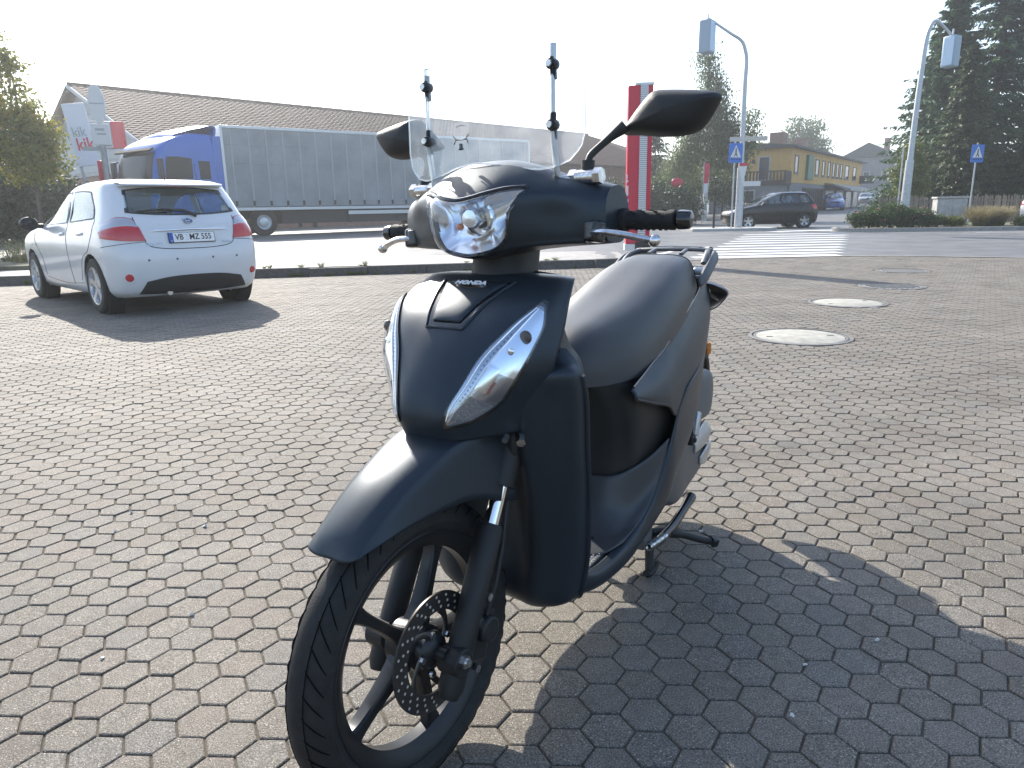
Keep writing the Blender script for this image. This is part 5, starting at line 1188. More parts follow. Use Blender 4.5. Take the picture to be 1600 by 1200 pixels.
c_ = at(174, 320, 24.0); ps = empty('pole_sign', (c_[0], c_[1], .2), rad(20), label='grey pole sign with white panel and tall white oval disc on top', cat='sign')
zz = [float(at(170, y, 24.0)[2])-.2 for y in (186, 193, 226, 131, 192)]
MB().cyl((0, 0, -.3), (0, 0, zz[2]), .09, n=14).build('post', M['post_g'], ps); MB().bbox(-.26, .26, -.08, .08, zz[2]-.02, zz[1]).build('panel', M['sign_w'], ps, bevel=.02)
MB().bbox(-.14, .12, -.086, -.08, (zz[1]+zz[2])/2+.10, (zz[1]+zz[2])/2+.17).bbox(-.10, .15, -.086, -.08, (zz[1]+zz[2])/2-.02, (zz[1]+zz[2])/2+.03).build('panel_print', M['clad'], ps, kind='stuff')
MB().bbox(-.55, .1, -.03, .03, zz[2]-.18, zz[2]-.06).build('cross_arm', M['post_g'], ps)
ov = [(.24*math.cos(t), (zz[4]+zz[3])/2+(zz[3]-zz[4])/2*math.sin(t)) for t in np.linspace(0, 2*math.pi, 40, endpoint=False)]
od = MB().prism(ov, (0, -.05, 0), (1, 0, 0), (0, 0, 1), (0, 1, 0), .10).build('oval_disc', M['sign_w'], ps, bevel=.02)
MB().bbox(-.2, .2, -.058, -.052, (zz[4]+zz[3])/2-.01, (zz[4]+zz[3])/2+.02).build('disc_band', M['clad'], od)
MB().cyl((0, 0, zz[1]-.02), (0, 0, zz[4]+.05), .04, n=10).build('disc_stem', M['post_g'], ps)
c_ = at(165, 300, 26.0); MB().bbox(-.10, .10, -.10, .10, -.3, 2.75).build('red_post', M['sign_r'], bevel=.02, loc=(c_[0], c_[1], .2), label='slim red square post behind the grey pole sign', cat='post')

# ---- red price pylon by the kerb
PY = empty('pylon_sign', (2.46, 14.05, .14), rad(-4), label='tall slim red pylon sign with a grey metal strip beside the kerb', cat='sign')
core = MB().bbox(-.225, .225, -.14, .14, .22, 3.06).build('red_case', M['sign_r'], PY, bevel=.015)
pc = mat('perforated_strip', (.42, .43, .45), .4, .5); wv = pc.node_tree.nodes.new('ShaderNodeTexWave'); wv.bands_direction = 'Z'; wv.inputs['Scale'].default_value = 9
tcx = pc.node_tree.nodes.new('ShaderNodeTexCoord'); pc.node_tree.links.new(tcx.outputs['Object'], wv.inputs['Vector'])
rmp = pc.node_tree.nodes.new('ShaderNodeValToRGB'); rmp.color_ramp.elements[0].color = (.25, .26, .28, 1); rmp.color_ramp.elements[1].color = (.62, .63, .65, 1); pc.node_tree.links.new(wv.outputs[0], rmp.inputs[0]); pc.node_tree.links.new(rmp.outputs[0], pc.node_tree.nodes['Principled BSDF'].inputs['Base Color'])
MB().bbox(-.005, .135, -.165, -.13, .30, 3.06).build('metal_strip', pc, PY); MB().bbox(-.245, .245, -.145, .145, .10, .22).build('base_plinth', M['sign_w'], PY, bevel=.01); MB().bbox(-.05, .245, -.15, .0, .12, .26).build('black_foot', M['trim'], PY)
MB().bbox(-.10, .24, -.13, .13, 3.06, 3.11).build('top_cap', M['rail'], PY, bevel=.01)
for x_ in (-.12, .1): MB().cyl((x_, 0, -.2), (x_, 0, .12), .035, n=12).build('leg', M['galv'], PY)
mb = MB()
for z0_, z1_, x1_ in ((.80, .86, -.20), (.89, .97, -.205), (1.0, 1.05, -.19), (1.12, 1.30, -.195), (1.36, 1.40, -.20), (1.42, 1.50, -.21)): mb.bbox(-.235, x1_, -.147, -.139, z0_, z1_)
mb.build('pylon_print', M['sign_w'], PY, smooth=False, kind='stuff')

# ---- crossing lights: curved-arm masts with hanging light boxes
M['box_face'] = mat('light_box_face', (.52, .66, .80), .4); M['box_side'] = mat('light_box_side', (.30, .38, .45), .45)
def mast(Y, px, box, label, yaw, rr=(.17, .16, .15, .11, .045)):
    """px: pole points read off the photograph, all at distance Y"""
    P_ = [at(x, y, Y) for x, y in px]; b0 = P_[0]
    e = empty('crossing_light', tuple(b0), 0, label=label, cat='street light', group='curved masts with hanging crossing lights')
    L_ = [Vector(p-b0) for p in P_]; k = 2
    MB().tube([L_[0]-Vector((0, 0, .3)), L_[1], L_[2]], [rr[0], rr[1], rr[2]], 18).build('mast_base', M['galv'], e)
    C_ = curve([tuple(p) for p in L_[2:]], 40); MB().tube([tuple(p) for p in C_], [rr[3]+(rr[4]-rr[3])*i/39 for i in range(40)], 14).build('mast_arm', M['galv'], e)
    bc = Vector(at(box[0], box[1], Y)-b0); w_, h_, d_ = box[2:]
    b = MB().bbox(-w_/2, w_/2, -d_/2, d_/2, -h_/2, h_/2).build('light_box', M['box_side'], e, bevel=.05); b.location = bc; b.rotation_euler = (0, 0, yaw)
    MB().bbox(-w_/2-.012, w_/2+.012, -d_/2+.06, d_/2-.06, -h_/2+.07, h_/2-.07).build('light_panel', M['box_face'], b, bevel=.01)
    MB().cyl((0, 0, h_/2-.02), (0, 0, h_/2+.25), .03, n=10).build('hanger', M['galv'], b)
mast(31.0, [(1153, 354), (1155, 325), (1158, 262), (1161, 200), (1164, 130), (1166.5, 95), (1164, 76), (1158, 63), (1140, 51), (1106, 28)], (1105, 58, .48, 1.22, .60), 'grey crossing light mast on the traffic island, box hanging from its arm', rad(-38))
mast(29.5, [(1411, 345), (1416, 300), (1422, 250), (1432, 170), (1441, 105), (1448, 60), (1455, 40), (1462, 33), (1471, 38), (1490, 58)], (1486, 81, .42, 1.12, .50), 'grey leaning crossing light mast rising from the rose bushes', rad(30))
# pedestrian crossing signs
def cross_sign(X, Y, zc, s, yaw, label, post_h):
    e = empty('crossing_sign', (X, Y, 0), yaw, label=label, cat='traffic sign', group='blue pedestrian crossing signs')
    MB().cyl((0, .03, -.2), (0, .03, zc+s*.62), .032, n=10).build('post', M['galv'], e)
    p_ = MB().bbox(-s/2, s/2, -.03, -.01, zc-s*.66, zc+s*.5).build('panel', M['sign_b'], e, bevel=.006)
    MB().prism([(-.40*s, -.34*s), (.40*s, -.34*s), (0, .40*s)], (0, -.034, zc), (1, 0, 0), (0, 0, 1), (0, 1, 0), .003).build('white_triangle', M['sign_w'], p_, smooth=False)
    mb = MB()
    mb.prism([(.05*s*math.cos(t), .17*s+.05*s*math.sin(t)) for t in np.linspace(0, 6.28, 12)], (0, -.038, zc), (1, 0, 0), (0, 0, 1), (0, 1, 0), .002)
    mb.prism([(-.05*s, .11*s), (.05*s, .11*s), (.04*s, -.08*s), (.13*s, -.28*s), (.07*s, -.30*s), (0, -.14*s), (-.09*s, -.30*s), (-.14*s, -.27*s), (-.04*s, -.08*s)], (0, -.038, zc), (1, 0, 0), (0, 0, 1), (0, 1, 0), .002)
    for k in range(4): mb.bbox(-.34*s+.2*s*k, -.24*s+.2*s*k, -.038, -.036, zc-.5*s, zc-.42*s)
    mb.build('pictogram', M['ink'], p_, smooth=False, kind='stuff')
    return e
c_ = at(1150, 237, 30.6); cross_sign(c_[0]-.02, 30.6, c_[2], .66, rad(20), 'blue pedestrian crossing sign on the traffic island mast', 3)
c_ = at(1527, 238, 31.5); cross_sign(c_[0], 31.5, c_[2], .62, rad(12), 'blue pedestrian crossing sign standing in front of the conifers', 3)
# direction arm and small plates on the island mast
c_ = at(1170, 217, 30.9); MB().bbox(-.75, .75, -.02, .02, -.09, .09).build('direction_arm', M['awning'], loc=tuple(c_), rz=rad(-8), label='narrow beige street name arm high on the island mast', cat='sign', bevel=.01)
c_ = at(1172, 287, 30.85); MB().bbox(-.42, .42, -.02, .02, -.1, .1).build('street_plate', M['sign_w'], loc=tuple(c_), rz=rad(-5), label='short white plate low on the island mast', cat='sign', bevel=.01)
c_ = at(1161, 265, 30.85); yl = MB().prism([(-.17, .20), (.17, .20), (0, -.62)], (0, -.03, 0), (1, 0, 0), (0, 0, 1), (0, 1, 0), .02).build('pennant_sign', M['sign_w'], loc=tuple(c_), label='narrow white downward wedge sign with red top on the island mast', cat='sign', smooth=False)
MB().bbox(-.17, .17, -.035, -.012, .14, .26).build('red_top', M['sign_r'], yl)
# traffic island and its bollard post
isl = ground(1148, 353, .1); pts = [(-1.7, -.55), (1.0, -.75), (1.5, -.2), (1.2, .5), (-1.4, .75), (-1.9, .2)]
MB().prism([(p[0]*1.15, p[1]*1.5) for p in pts], (c_[0]-.2, 31.0, -.05), (1, 0, 0), (0, 1, 0), (0, 0, 1), .17).build('traffic_island', M['concrete'], kind='structure', bevel=.03, smooth=False)
c2_ = at(1115, 350, 30.9); MB().cyl((0, 0, -.2), (0, 0, 1.35), .05, n=12).build('guide_post', M['trim'], loc=(c2_[0], 30.9, .1), label='dark slim guide post at the end of the traffic island', cat='post')

# ---- yellow house with balcony
p1 = at(1232, 320, 62)[:2]; fd = np.array([19.2, 28.0]); fd /= np.linalg.norm(fd); FL_ = 34.0; bz = .25
YH = empty('yellow_house', (p1[0], p1[1], bz), math.atan2(fd[1], fd[0]), label='two storey yellow and grey house with timber balcony at the street corner', cat='house')
Hh = 5.35; DP = 6.0   # local x along the street facade, y = depth to the left
MB().bbox(0, FL_, 0, DP, 2.55, Hh).build('upper_wall', M['yellow'], YH, smooth=False); MB().bbox(.05, FL_-.05, .05, DP-.05, -.5, 2.55).build('lower_wall', M['greyr'], YH, smooth=False)
rf = MB().prism([(-.5, -.5), (FL_+.5, -.5), (FL_+.5, DP+.6), (-.5, DP+.6)], (0, 0, Hh), (1, 0, 0), (0, 1, 0), (0, 0, 1), .16).build('roof', M['slate'], YH, smooth=False)
MB().add([(-.45, -.45, Hh+.16), (FL_+.45, -.45, Hh+.16), (FL_+.45, DP+.5, Hh+.9), (-.45, DP+.5, Hh+.9), (-.45, DP+.5, Hh+.16), (FL_+.45, DP+.5, Hh+.16)], [(0, 1, 2, 3), (0, 3, 4), (1, 5, 2), (3, 2, 5, 4)]).build('roof_slope', M['slate'], YH, smooth=False)
for x in (7, 15.5): MB().bbox(x, x+1.6, 2.6, 3.8, Hh, Hh+1.9).build('chimney', M['brick'], rf, smooth=False)
def win(parent, o, ex, w_, h_, en, m=None, fm=None):
    """framed window: o = lower left corner on the wall, ex along, en out"""
    o = Vector(o); ex = Vector(ex); en = Vector(en); ez = Vector((0, 0, 1))
    f = MB(); t = .09
    for (a, b, c, d) in ((0, w_, 0, t), (0, w_, h_-t, h_), (0, t, t, h_-t), (w_-t, w_, t, h_-t)):
        f.prism([(a, c), (b, c), (b, d), (a, d)], o, ex, ez, en, .06)
    fr_ = f.build('window', fm or M['frame_w'], parent, smooth=False)
    MB().prism([(t, t), (w_-t, t), (w_-t, h_-t), (t, h_-t)], o, ex, ez, en, .02).build('pane', m or M['pane'], fr_, smooth=False)
    MB().prism([(-.08, -.08), (w_+.08, -.08), (w_+.08, 0), (-.08, 0)], o, ex, ez, en, .12).build('sill', M['greyr'], fr_, smooth=False); return fr_
FX_ = (1, 0, 0); FN = (0, -1, 0)
for (x, w_) in ((1.0, 1.3), (8.9, 1.5), (11.8, 1.2), (14.4, 1.2), (16.7, 1.2), (18.7, 1.2), (20.7, 1.2), (23.4, 2.2), (28.2, 2.0)): win(YH, (x, 0, 3.35), FX_, w_, 1.45, FN, fm=M['frame_d'])
MB().bbox(5.1, 7.3, -.25, 0, 2.9, 5.0).build('green_sign', mat('green_board', (.03, .14, .07), .5), YH)
for x in np.arange(4.6, 13, .9): MB().bbox(x, x+.10, -.12, 0, .3, 2.1).build('shutter_bar', M['frame_d'], YH, smooth=False)
for (x, w_) in ((4.5, 8.4),): win(YH, (x, -.01, .3), FX_, w_, 1.9, FN, fm=M['frame_d'])
win(YH, (1.0, -.01, 1.0), FX_, 1.2, .9, FN, fm=M['frame_d'])
for (x, w_) in ((14.2, 4), (19.4, 4), (25, 3.5), (29.5, 3.2)): win(YH, (x, -.01, .2), FX_, w_, 1.9, FN, m=mat('shop_pane', (.35, .28, .2), .2, var=.6, vscale=2), fm=M['white_r'])
for (x0, x1, m_) in ((13.6, 17.2, M['frame_d']), (17.4, 32.5, M['awning'])):
    MB().add([(x0, 0, 2.75), (x1, 0, 2.75), (x1, -1.8, 2.2), (x0, -1.8, 2.2), (x0, -1.8, 2.0), (x1, -1.8, 2.0)], [(0, 1, 2, 3), (3, 2, 5, 4)]).build('awning', m_, YH, smooth=False, solid=.03)
MB().bbox(33.0, 33.1, -1.6, 0, 3.0, 3.9).build('hanging_sign', M['trim'], YH)
MB().bbox(-.05, 0, 0, 4.4, -.5, 2.5).build('corner_post', M['greyr'], YH)
# balcony on the gable side
BX = (0, 1, 0); BN = (-1, 0, 0)
for (y, w_) in ((1.7, 1.0), (4.2, .95)):
    win(YH, (0, y+w_, 2.75), (0, -1, 0), w_, 2.0, BN)
MB().bbox(-2.0, 0, -.1, 6.4, 2.32, 2.52).build('balcony_floor', M['wood_d'], YH, smooth=False)
MB().bbox(-1.9, 0, .2, 6.2, -.5, 2.32).build('ground_floor_annex', M['greyr'], YH, smooth=False)
MB().bbox(-1.96, -1.86, -.1, 6.4, 3.38, 3.48).build('balcony_rail', M['wood_d'], YH, smooth=False); MB().bbox(-1.96, -1.9, -.1, 6.4, 2.52, 2.72).build('balcony_rail', M['wood_d'], YH, smooth=False)
for k in range(24): MB().bbox(-1.95, -1.91, -.05+k*.275, .08+k*.275, 2.7, 3.4).build('baluster', M['wood_d'], YH, smooth=False)
MB().bbox(-1.95, 0, -.08, -.02, 2.55, 3.45).build('balcony_end', M['wood_d'], YH, smooth=False)
win(YH, (-1.905, 4.6, .6), (0, -1, 0), .9, 1.4, BN); win(YH, (-1.905, 3.2, .6), (0, -1, 0), .9, 1.4, BN)
MB().bbox(-.12, 0, 3.0, 3.22, 4.2, 4.55).build('wall_lamp', M['frame_d'], YH)

# ---- houses farther down the street
def house(name, X, Y, w_, d_, h_, rh, yaw, wall, roof, label, nwin=3, z=.8):
    e = empty(name, (X, Y, z), yaw, label=label, cat='house', group='houses down the far street')
    MB().bbox(-w_/2, w_/2, 0, d_, -1, h_).build('wall', wall, e, smooth=False)
    MB().prism([(-w_/2-.4, h_-.1), (w_/2+.4, h_-.1), (0, h_+rh)], (0, -.4, 0), (1, 0, 0), (0, 0, 1), (0, 1, 0), d_+.8).build('roof', roof, e, smooth=False)
    MB().bbox(w_*.18, w_*.18+.8, d_*.4, d_*.4+.8, h_, h_+rh+.9).build('chimney', M['brick'], e, smooth=False)
    for fl_ in range(int(h_//2.8)):
        for k in range(nwin): win(e, (-w_/2+w_*(k+.5)/nwin-.5, -.01, .8+fl_*2.8), (1, 0, 0), 1.0, 1.4, (0, -1, 0))
    for fl_ in range(int(h_//2.8)):
        for k in range(nwin): win(e, (-w_/2-.01, d_*(k+.6)/nwin, .8+fl_*2.8), (0, -1, 0), 1.0, 1.4, (-1, 0, 0))
c_ = at(1350, 312, 118); house('grey_house', c_[0], 118, 8, 12, 7.2, 2.2, rad(-35), M['greyr'], M['slate'], 'tall dark slate-clad house rising behind the yellow house')
c_ = at(1376, 312, 128); house('grey_house', c_[0], 128, 9, 12, 4.2, 3.6, rad(-35), M['slate'], M['slate'], 'low dark house with steep roof ending the far street')
c_ = at(1395, 312, 170); house('pale_house', c_[0], 170, 10, 10, 5.6, 3, rad(-30), M['white_r'], M['slate'], 'pale house at the far end of the street')
c_ = at(1215, 312, 150); house('brown_house', c_[0], 150, 14, 10, 6.5, 4, rad(-20), M['brick'], M['tile'], 'brown roofed house hidden behind the yellow house', 4)
c_ = at(1170, 322, 29.0)
# ---- garden bits near the birch: parasol, red banner, red sign ball
c_ = at(1122, 296, 55); pa_ = empty('parasol', (c_[0], 55, .2), label='beige garden parasol beside the yellow house', cat='parasol')
MB().lathe([(1.4, 2.05), (.7, 2.45), (.02, 2.7)], (0, 0, 0), (0, 0, 1), 10).build('canopy', M['awning'], pa_, smooth=False); MB().cyl((0, 0, 0), (0, 0, 2.65), .03, n=8).build('pole', M['post_g'], pa_)
c_ = at(1100, 262, 43); fg = empty('advertising_flag', (c_[0], 43, .2), label='narrow red and white upright flag in front of the birch', cat='flag')
MB().cyl((0, 0, -.3), (0, 0, 3.3), .03, n=8).build('pole', M['post_g'], fg); MB().grid(Surf([[(0, 0, 3.25), (.36, .1, 3.2)], [(0, 0, 2.7), (.32, -.08, 2.7)], [(0, 0, 2.1), (.28, .06, 2.1)]]).grid(12, 8)[0]).build('cloth', M['sign_r'], fg); MB().grid(Surf([[(0, 0, 2.1), (.28, .06, 2.1)], [(0, 0, 1.5), (.24, -.05, 1.55)]]).grid(8, 8)[0]).build('cloth', M['sign_w'], fg)
c_ = at(1058, 286, 41); rb = empty('round_sign', (c_[0], 41, .2), label='round red sign above the hedge near the pylon', cat='sign'); MB().sphere((0, 0, c_[2]-.2), .34, 18, 12, (1, .35, .8)).build('sign_disc', M['sign_r'], rb); MB().cyl((0, .1, -.3), (0, .1, c_[2]-.3), .05, n=8).build('post', M['post_g'], rb)
# ---- right side: picket fence, cabinet
M['fence'] = mat('weathered_wood', (.17, .145, .115), .85, var=.25, vscale=6, obj_rand=.18)
f0 = np.array(at(1372, 340, 36)[:2]); f1 = np.array([36.0, 33.0]); FLn = float(np.hypot(*(f1-f0))); fdv = (f1-f0)/FLn
FE = empty('picket_fence', (f0[0], f0[1], .05), math.atan2(fdv[1], fdv[0]), label='weathered wooden picket fence in front of the conifers', cat='fence')
pk = bpy.data.meshes.new('picket'); pk.from_pydata([(-.04, -.01, 0), (.04, -.01, 0), (.04, .01, 0), (-.04, .01, 0), (-.04, -.01, 1.2), (.04, -.01, 1.2), (.04, .01, 1.2), (-.04, .01, 1.2), (0, -.01, 1.26), (0, .01, 1.26)], [], [(0, 1, 5, 8, 4), (3, 7, 9, 6, 2), (0, 4, 7, 3), (1, 2, 6, 5), (4, 8, 9, 7), (8, 5, 6, 9)]); pk.materials.append(M['fence']); pk.update()
for k in range(int(FLn/.115)):
    q = bpy.data.objects.new('picket', pk); COL.objects.link(q); q.parent = FE; q.location = (k*.115, 0, random.gauss(0, .02)); q.rotation_euler = (0, random.gauss(0, .015), 0); q.scale = (1, 1, random.uniform(.95, 1.05))
for z in (.35, .95): MB().bbox(0, FLn, .012, .05, z, z+.07).build('fence_rail', M['fence'], FE, smooth=False)
for k in range(int(FLn/2.4)+1): MB().bbox(k*2.4, k*2.4+.09, .05, .14, -.3, 1.2).build('fence_post', M['fence'], FE, smooth=False)
c_ = at(1481, 343, 30.5); UC = empty('utility_cabinet', (c_[0], 30.5, .02), rad(-8), label='light grey concrete utility cabinet in front of the fence', cat='cabinet')
MB().bbox(-.58, .58, -.25, .25, 0, 1.12).build('case', M['concrete'], UC, bevel=.02); MB().bbox(-.62, .62, -.29, .29, 1.12, 1.2).build('lid', M['concrete'], UC, bevel=.02)
for x in (-.56, .02): MB().bbox(x, x+.54, -.262, -.25, .12, 1.08).build('door', M['concrete'], UC, bevel=.006)
c_ = at(1401, 335, 33); MB().cyl((0, 0, 0), (0, 0, 3.4), .03, n=8).build('slim_post', M['galv'], loc=(c_[0], 33, 0), label='slim galvanised post between the leaning mast and the fence', cat='post')
# raised bed with kerb on the right, across the road
bed = [at(x, y, Y_) for x, y, Y_ in ((1335, 362, 27.0),)]
bp2 = [(12.3, 27.4), (14, 26.2), (18, 25.7), (26, 24.6), (40, 22), (60, 22), (60, 60), (24, 42), (15.5, 31.0), (13, 28.6)]
MB().prism(bp2, (0, 0, -.2), (1, 0, 0), (0, 1, 0), (0, 0, 1), .28).build('planting_bed', M['earth'], kind='structure', smooth=False)
kb = curve([(12.9, 28.7), (12.3, 27.5), (13.2, 26.5), (15, 26.0), (18, 25.6), (26, 24.5), (38, 22.3)], 60); mbk = []
for k in range(59):
    a, b = kb[k], kb[k+1]; mid = (a+b)/2; L_ = float(np.hypot(*(b-a))); q = MB().box((0, 0, .0), (L_*.99, .14, .3)).build('kerb_stone', M['flag'], kerb, bevel=.01); q.location = (mid[0], mid[1], -.01); q.rotation_euler = (0, 0, math.atan2(b[1]-a[1], b[0]-a[0]))
# distant hills
hl_ = []
for x in np.linspace(-900, 1500, 50): hl_.append([(x, 1100, -5), (x, 1150, 14+16*math.sin(x*.004+.5)+8*math.sin(x*.013)), (x, 1300, 20)])
MB().grid(np.array(hl_)).build('hills', mat('far_wood', (.07, .09, .075), .95, var=.3, vscale=.01), kind='structure')
# ------------------------------------------------------------------ vegetation
def leaf_mat(name, cols, trans=.35):
    m = bpy.data.materials.new(name); m.use_nodes = True; n = m.node_tree.nodes; l = m.node_tree.links; n.clear()
    o = n.new('ShaderNodeOutputMaterial'); d = n.new('ShaderNodeBsdfPrincipled'); t = n.new('ShaderNodeBsdfTranslucent'); mx = n.new('ShaderNodeMixShader'); mx.inputs[0].default_value = trans
    d.inputs['Roughness'].default_value = .55; d.inputs['Specular IOR Level'].default_value = .35
    a = n.new('ShaderNodeAttribute'); a.attribute_name = 'rnd'; r = n.new('ShaderNodeValToRGB'); e = r.color_ramp.elements
    e[0].position = 0; e[0].color = (*cols[0], 1); e[1].position = 1; e[1].color = (*cols[-1], 1)
    for k in range(1, len(cols)-1): q = e.new(k/(len(cols)-1)); q.color = (*cols[k], 1)
    l.new(a.outputs['Fac'], r.inputs[0]); l.new(r.outputs[0], d.inputs['Base Color']); l.new(r.outputs[0], t.inputs[0])
    l.new(d.outputs[0], mx.inputs[1]); l.new(t.outputs[0], mx.inputs[2]); l.new(mx.outputs[0], o.inputs[0]); return m
M['lf_mid'] = leaf_mat('leaf_mid', [(.03, .055, .018), (.05, .09, .025), (.075, .11, .03)])
M['lf_dark'] = leaf_mat('leaf_dark', [(.016, .036, .018), (.03, .06, .026), (.05, .08, .03)], .25)
M['lf_birch'] = leaf_mat('leaf_birch', [(.07, .10, .05), (.10, .14, .06), (.14, .155, .07)], .45)
M['lf_autumn'] = leaf_mat('leaf_autumn', [(.08, .11, .025), (.14, .17, .03), (.24, .23, .04), (.32, .22, .04)], .5)
M['lf_yel'] = leaf_mat('leaf_yellow_green', [(.07, .10, .02), (.12, .15, .03), (.17, .17, .04)])
M['ndl'] = leaf_mat('spruce_needles', [(.024, .06, .028), (.042, .095, .040), (.07, .125, .048)], .3)
M['ndl2'] = leaf_mat('fir_needles', [(.035, .06, .022), (.055, .085, .028), (.08, .105, .034)], .25)
M['bark'] = mat('bark', (.085, .07, .055), .9, var=.4, vscale=14, bump=.6, bscale=30)
M['bark_b'] = mat('birch_bark', (.42, .41, .38), .8, var=.6, vscale=6, bump=.4, bscale=18)
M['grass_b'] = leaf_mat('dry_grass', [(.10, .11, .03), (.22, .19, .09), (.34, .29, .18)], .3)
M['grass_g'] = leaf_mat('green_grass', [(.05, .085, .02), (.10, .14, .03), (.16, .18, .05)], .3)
M['petal'] = leaf_mat('petals', [(.45, .05, .08), (.6, .2, .22), (.55, .4, .38)], .3)
def quads(P, U, W, name, m, parent, rnd=None, taper=.35, **kw):
    """P base points, U length vectors, W width vectors -> pointed leaf quads"""
    n = len(P); V = np.zeros((n, 4, 3)); V[:, 0] = P-W*.5*taper; V[:, 1] = P+U*.45-W*.5; V[:, 2] = P+U; V[:, 3] = P+U*.5+W*.5
    me = bpy.data.meshes.new(name); me.vertices.add(n*4); me.vertices.foreach_set('co', V.reshape(-1).astype(np.float32)); me.loops.add(n*4); me.polygons.add(n)
    me.loops.foreach_set('vertex_index', np.arange(n*4, dtype=np.int32)); me.polygons.foreach_set('loop_start', np.arange(0, n*4, 4, dtype=np.int32)); me.polygons.foreach_set('loop_total', np.full(n, 4, dtype=np.int32))
    a = me.attributes.new('rnd', 'FLOAT', 'POINT'); a.data.foreach_set('value', np.repeat(rnd if rnd is not None else RNG.random(n), 4).astype(np.float32)); me.update(); me.validate()
    me.materials.append(m); o = bpy.data.objects.new(name, me); COL.objects.link(o); o.parent = parent; return props(o, **kw)
def unit(n): v = RNG.normal(size=(n, 3)); return v/np.linalg.norm(v, axis=1, keepdims=True)
def blob_pts(blobs, nclump, inner=.45):
    vol = np.array([b[3]*b[4]*b[5] for b in blobs])**.75; k = RNG.choice(len(blobs), nclump, p=vol/vol.sum()); B = np.array(blobs)[k]
    d = unit(nclump); r = (inner+(1-inner)*RNG.random(nclump))[:, None]*np.ones((1, 3)); return B[:, :3]+d*r*B[:, 3:6]
def leaves(C, per, cr, size, flat=.6):
    n = len(C)*per; P = np.repeat(C, per, 0)+RNG.normal(size=(n, 3))*cr*np.array([1, 1, flat]); d = unit(n); U = d*(size*(.6+.8*RNG.random(n)))[:, None]; s = np.cross(d, unit(n)); s /= np.linalg.norm(s, axis=1, keepdims=True)+1e-9
    return P, U, s*(size*.62*(.6+.8*RNG.random(n)))[:, None]
def tree(name, loc, trunk, blobs, nclump, per, cr, size, lm, bm, label, cat='tree', group=None, r0=.1, weep=0.0, limbs=14, rot=0.0):
    e = empty(name, loc, rot, label=label, cat=cat, group=group); C = blob_pts(blobs, nclump)
    T = curve(trunk, 16); rs = [r0*(1-.85*i/15) for i in range(16)]; mb = MB().tube([tuple(p) for p in T], rs, 9)
    order = RNG.permutation(len(C))[:limbs]
    for k in order:
        c = C[k]; zt = max(T[0][2]+.3*(T[-1][2]-T[0][2]), min(c[2]-.25*np.hypot(c[0], c[1])-.1, T[-1][2])); i = int(np.argmin(abs(T[:, 2]-zt))); p = T[i]; m_ = (p+c)/2+np.array([0, 0, .12*np.linalg.norm(c-p)])
        mb.tube([tuple(q) for q in curve([p, m_, c], 7)], [max(.008, rs[i]*.55*(1-q/7)+.006) for q in range(7)], 5, caps=False)
    mb.build('trunk', bm, e)
    P, U, W = leaves(C, per, cr, size)
    if weep > 0:
        n = len(P); dn = np.tile(np.array([0, 0, -1.0]), (n, 1)); U = U*(1-weep)+dn*np.linalg.norm(U, axis=1, keepdims=True)*weep; P[:, 2] -= np.abs(RNG.normal(size=n))*cr*1.6*weep
    cl = np.repeat(RNG.random(len(C)), per); rn = np.clip(.55*cl+.45*RNG.random(len(P)), 0, 1)
    quads(P, U, W, 'crown', lm, e, rn); return e
def conifer(name, loc, H, L, zb, whorls, per, lm, label, group=None, droop=.35, r0=.2, dense=16, nl=.38, nw=.10, loose=0.25):
    e = empty(name, loc, RNG.random()*6, label=label, cat='conifer', group=group); mb = MB().tube([(0, 0, -.3), (.05, .03, H*.5), (0, 0, H)], [r0, r0*.6, .02], 10); Ps, Us, Ws, rn = [], [], [], []
    for k in range(whorls):
        t = k/(whorls-1); z = zb+(H-zb)*(t**.92); ln = L*(1-t)**.8+.12
        for q in range(per):
            if RNG.random() < loose*.4: continue
            a = RNG.random()*2*math.pi; l_ = ln*(1-loose+2*loose*RNG.random()); d = np.array([math.cos(a), math.sin(a), 0]); s_ = np.linspace(.05, 1, dense)
            z0 = z+RNG.normal()*.15; pts = np.array([0, 0, z0])+d*(s_*l_)[:, None]; pts[:, 2] += l_*(.16*s_-droop*s_**2+.14*droop*s_**4)
            if q % 2 == 0 and ln > .8: mb.tube([tuple(p) for p in pts[::5]], [.03*(1-.9*i/len(pts[::5])) for i in range(len(pts[::5]))], 4, caps=False)
            side = np.array([-d[1], d[0], 0]); cl = RNG.random()
            for sg in (-1, 1, 0):
                n = len(pts); sp = (1-.55*s_)*nl*(.7+.6*RNG.random(n)); 
                u = d*.75+side*sg*(.9 if sg else 0)+np.array([0, 0, -.35 if sg else -.9])+RNG.normal(size=(n, 3))*.22
                Ps.append(pts+RNG.normal(size=(n, 3))*.03); Us.append(u*sp[:, None]); w_ = np.cross(u, RNG.normal(size=(n, 3))*.5+np.array([0, 0, 1.0])); w_ /= np.linalg.norm(w_, axis=1, keepdims=True)+1e-9; Ws.append(w_*(nw*(.6+.8*RNG.random(n)))[:, None]); rn.append(np.clip(.5*cl+.5*RNG.random(n)*(.5+.5*s_), 0, 1))
    mb.build('trunk', M['bark'], e); quads(np.vstack(Ps), np.vstack(Us), np.vstack(Ws), 'crown', lm, e, np.concatenate(rn)); return e
def bush(name, loc, rx, ry, h, nclump, per, cr, size, lm, label, group=None, cat='shrub'):
    return tree(name, loc, [(0, 0, -.1), (.02, 0, h*.3), (0, .02, h*.6)], [(0, 0, h*.5, rx, ry, h*.5), (rx*.4, 0, h*.42, rx*.6, ry*.8, h*.42), (-rx*.4, .1, h*.4, rx*.6, ry*.8, h*.4)], nclump, per, cr, size, lm, M['bark'], label, cat, group, r0=.05, limbs=10)
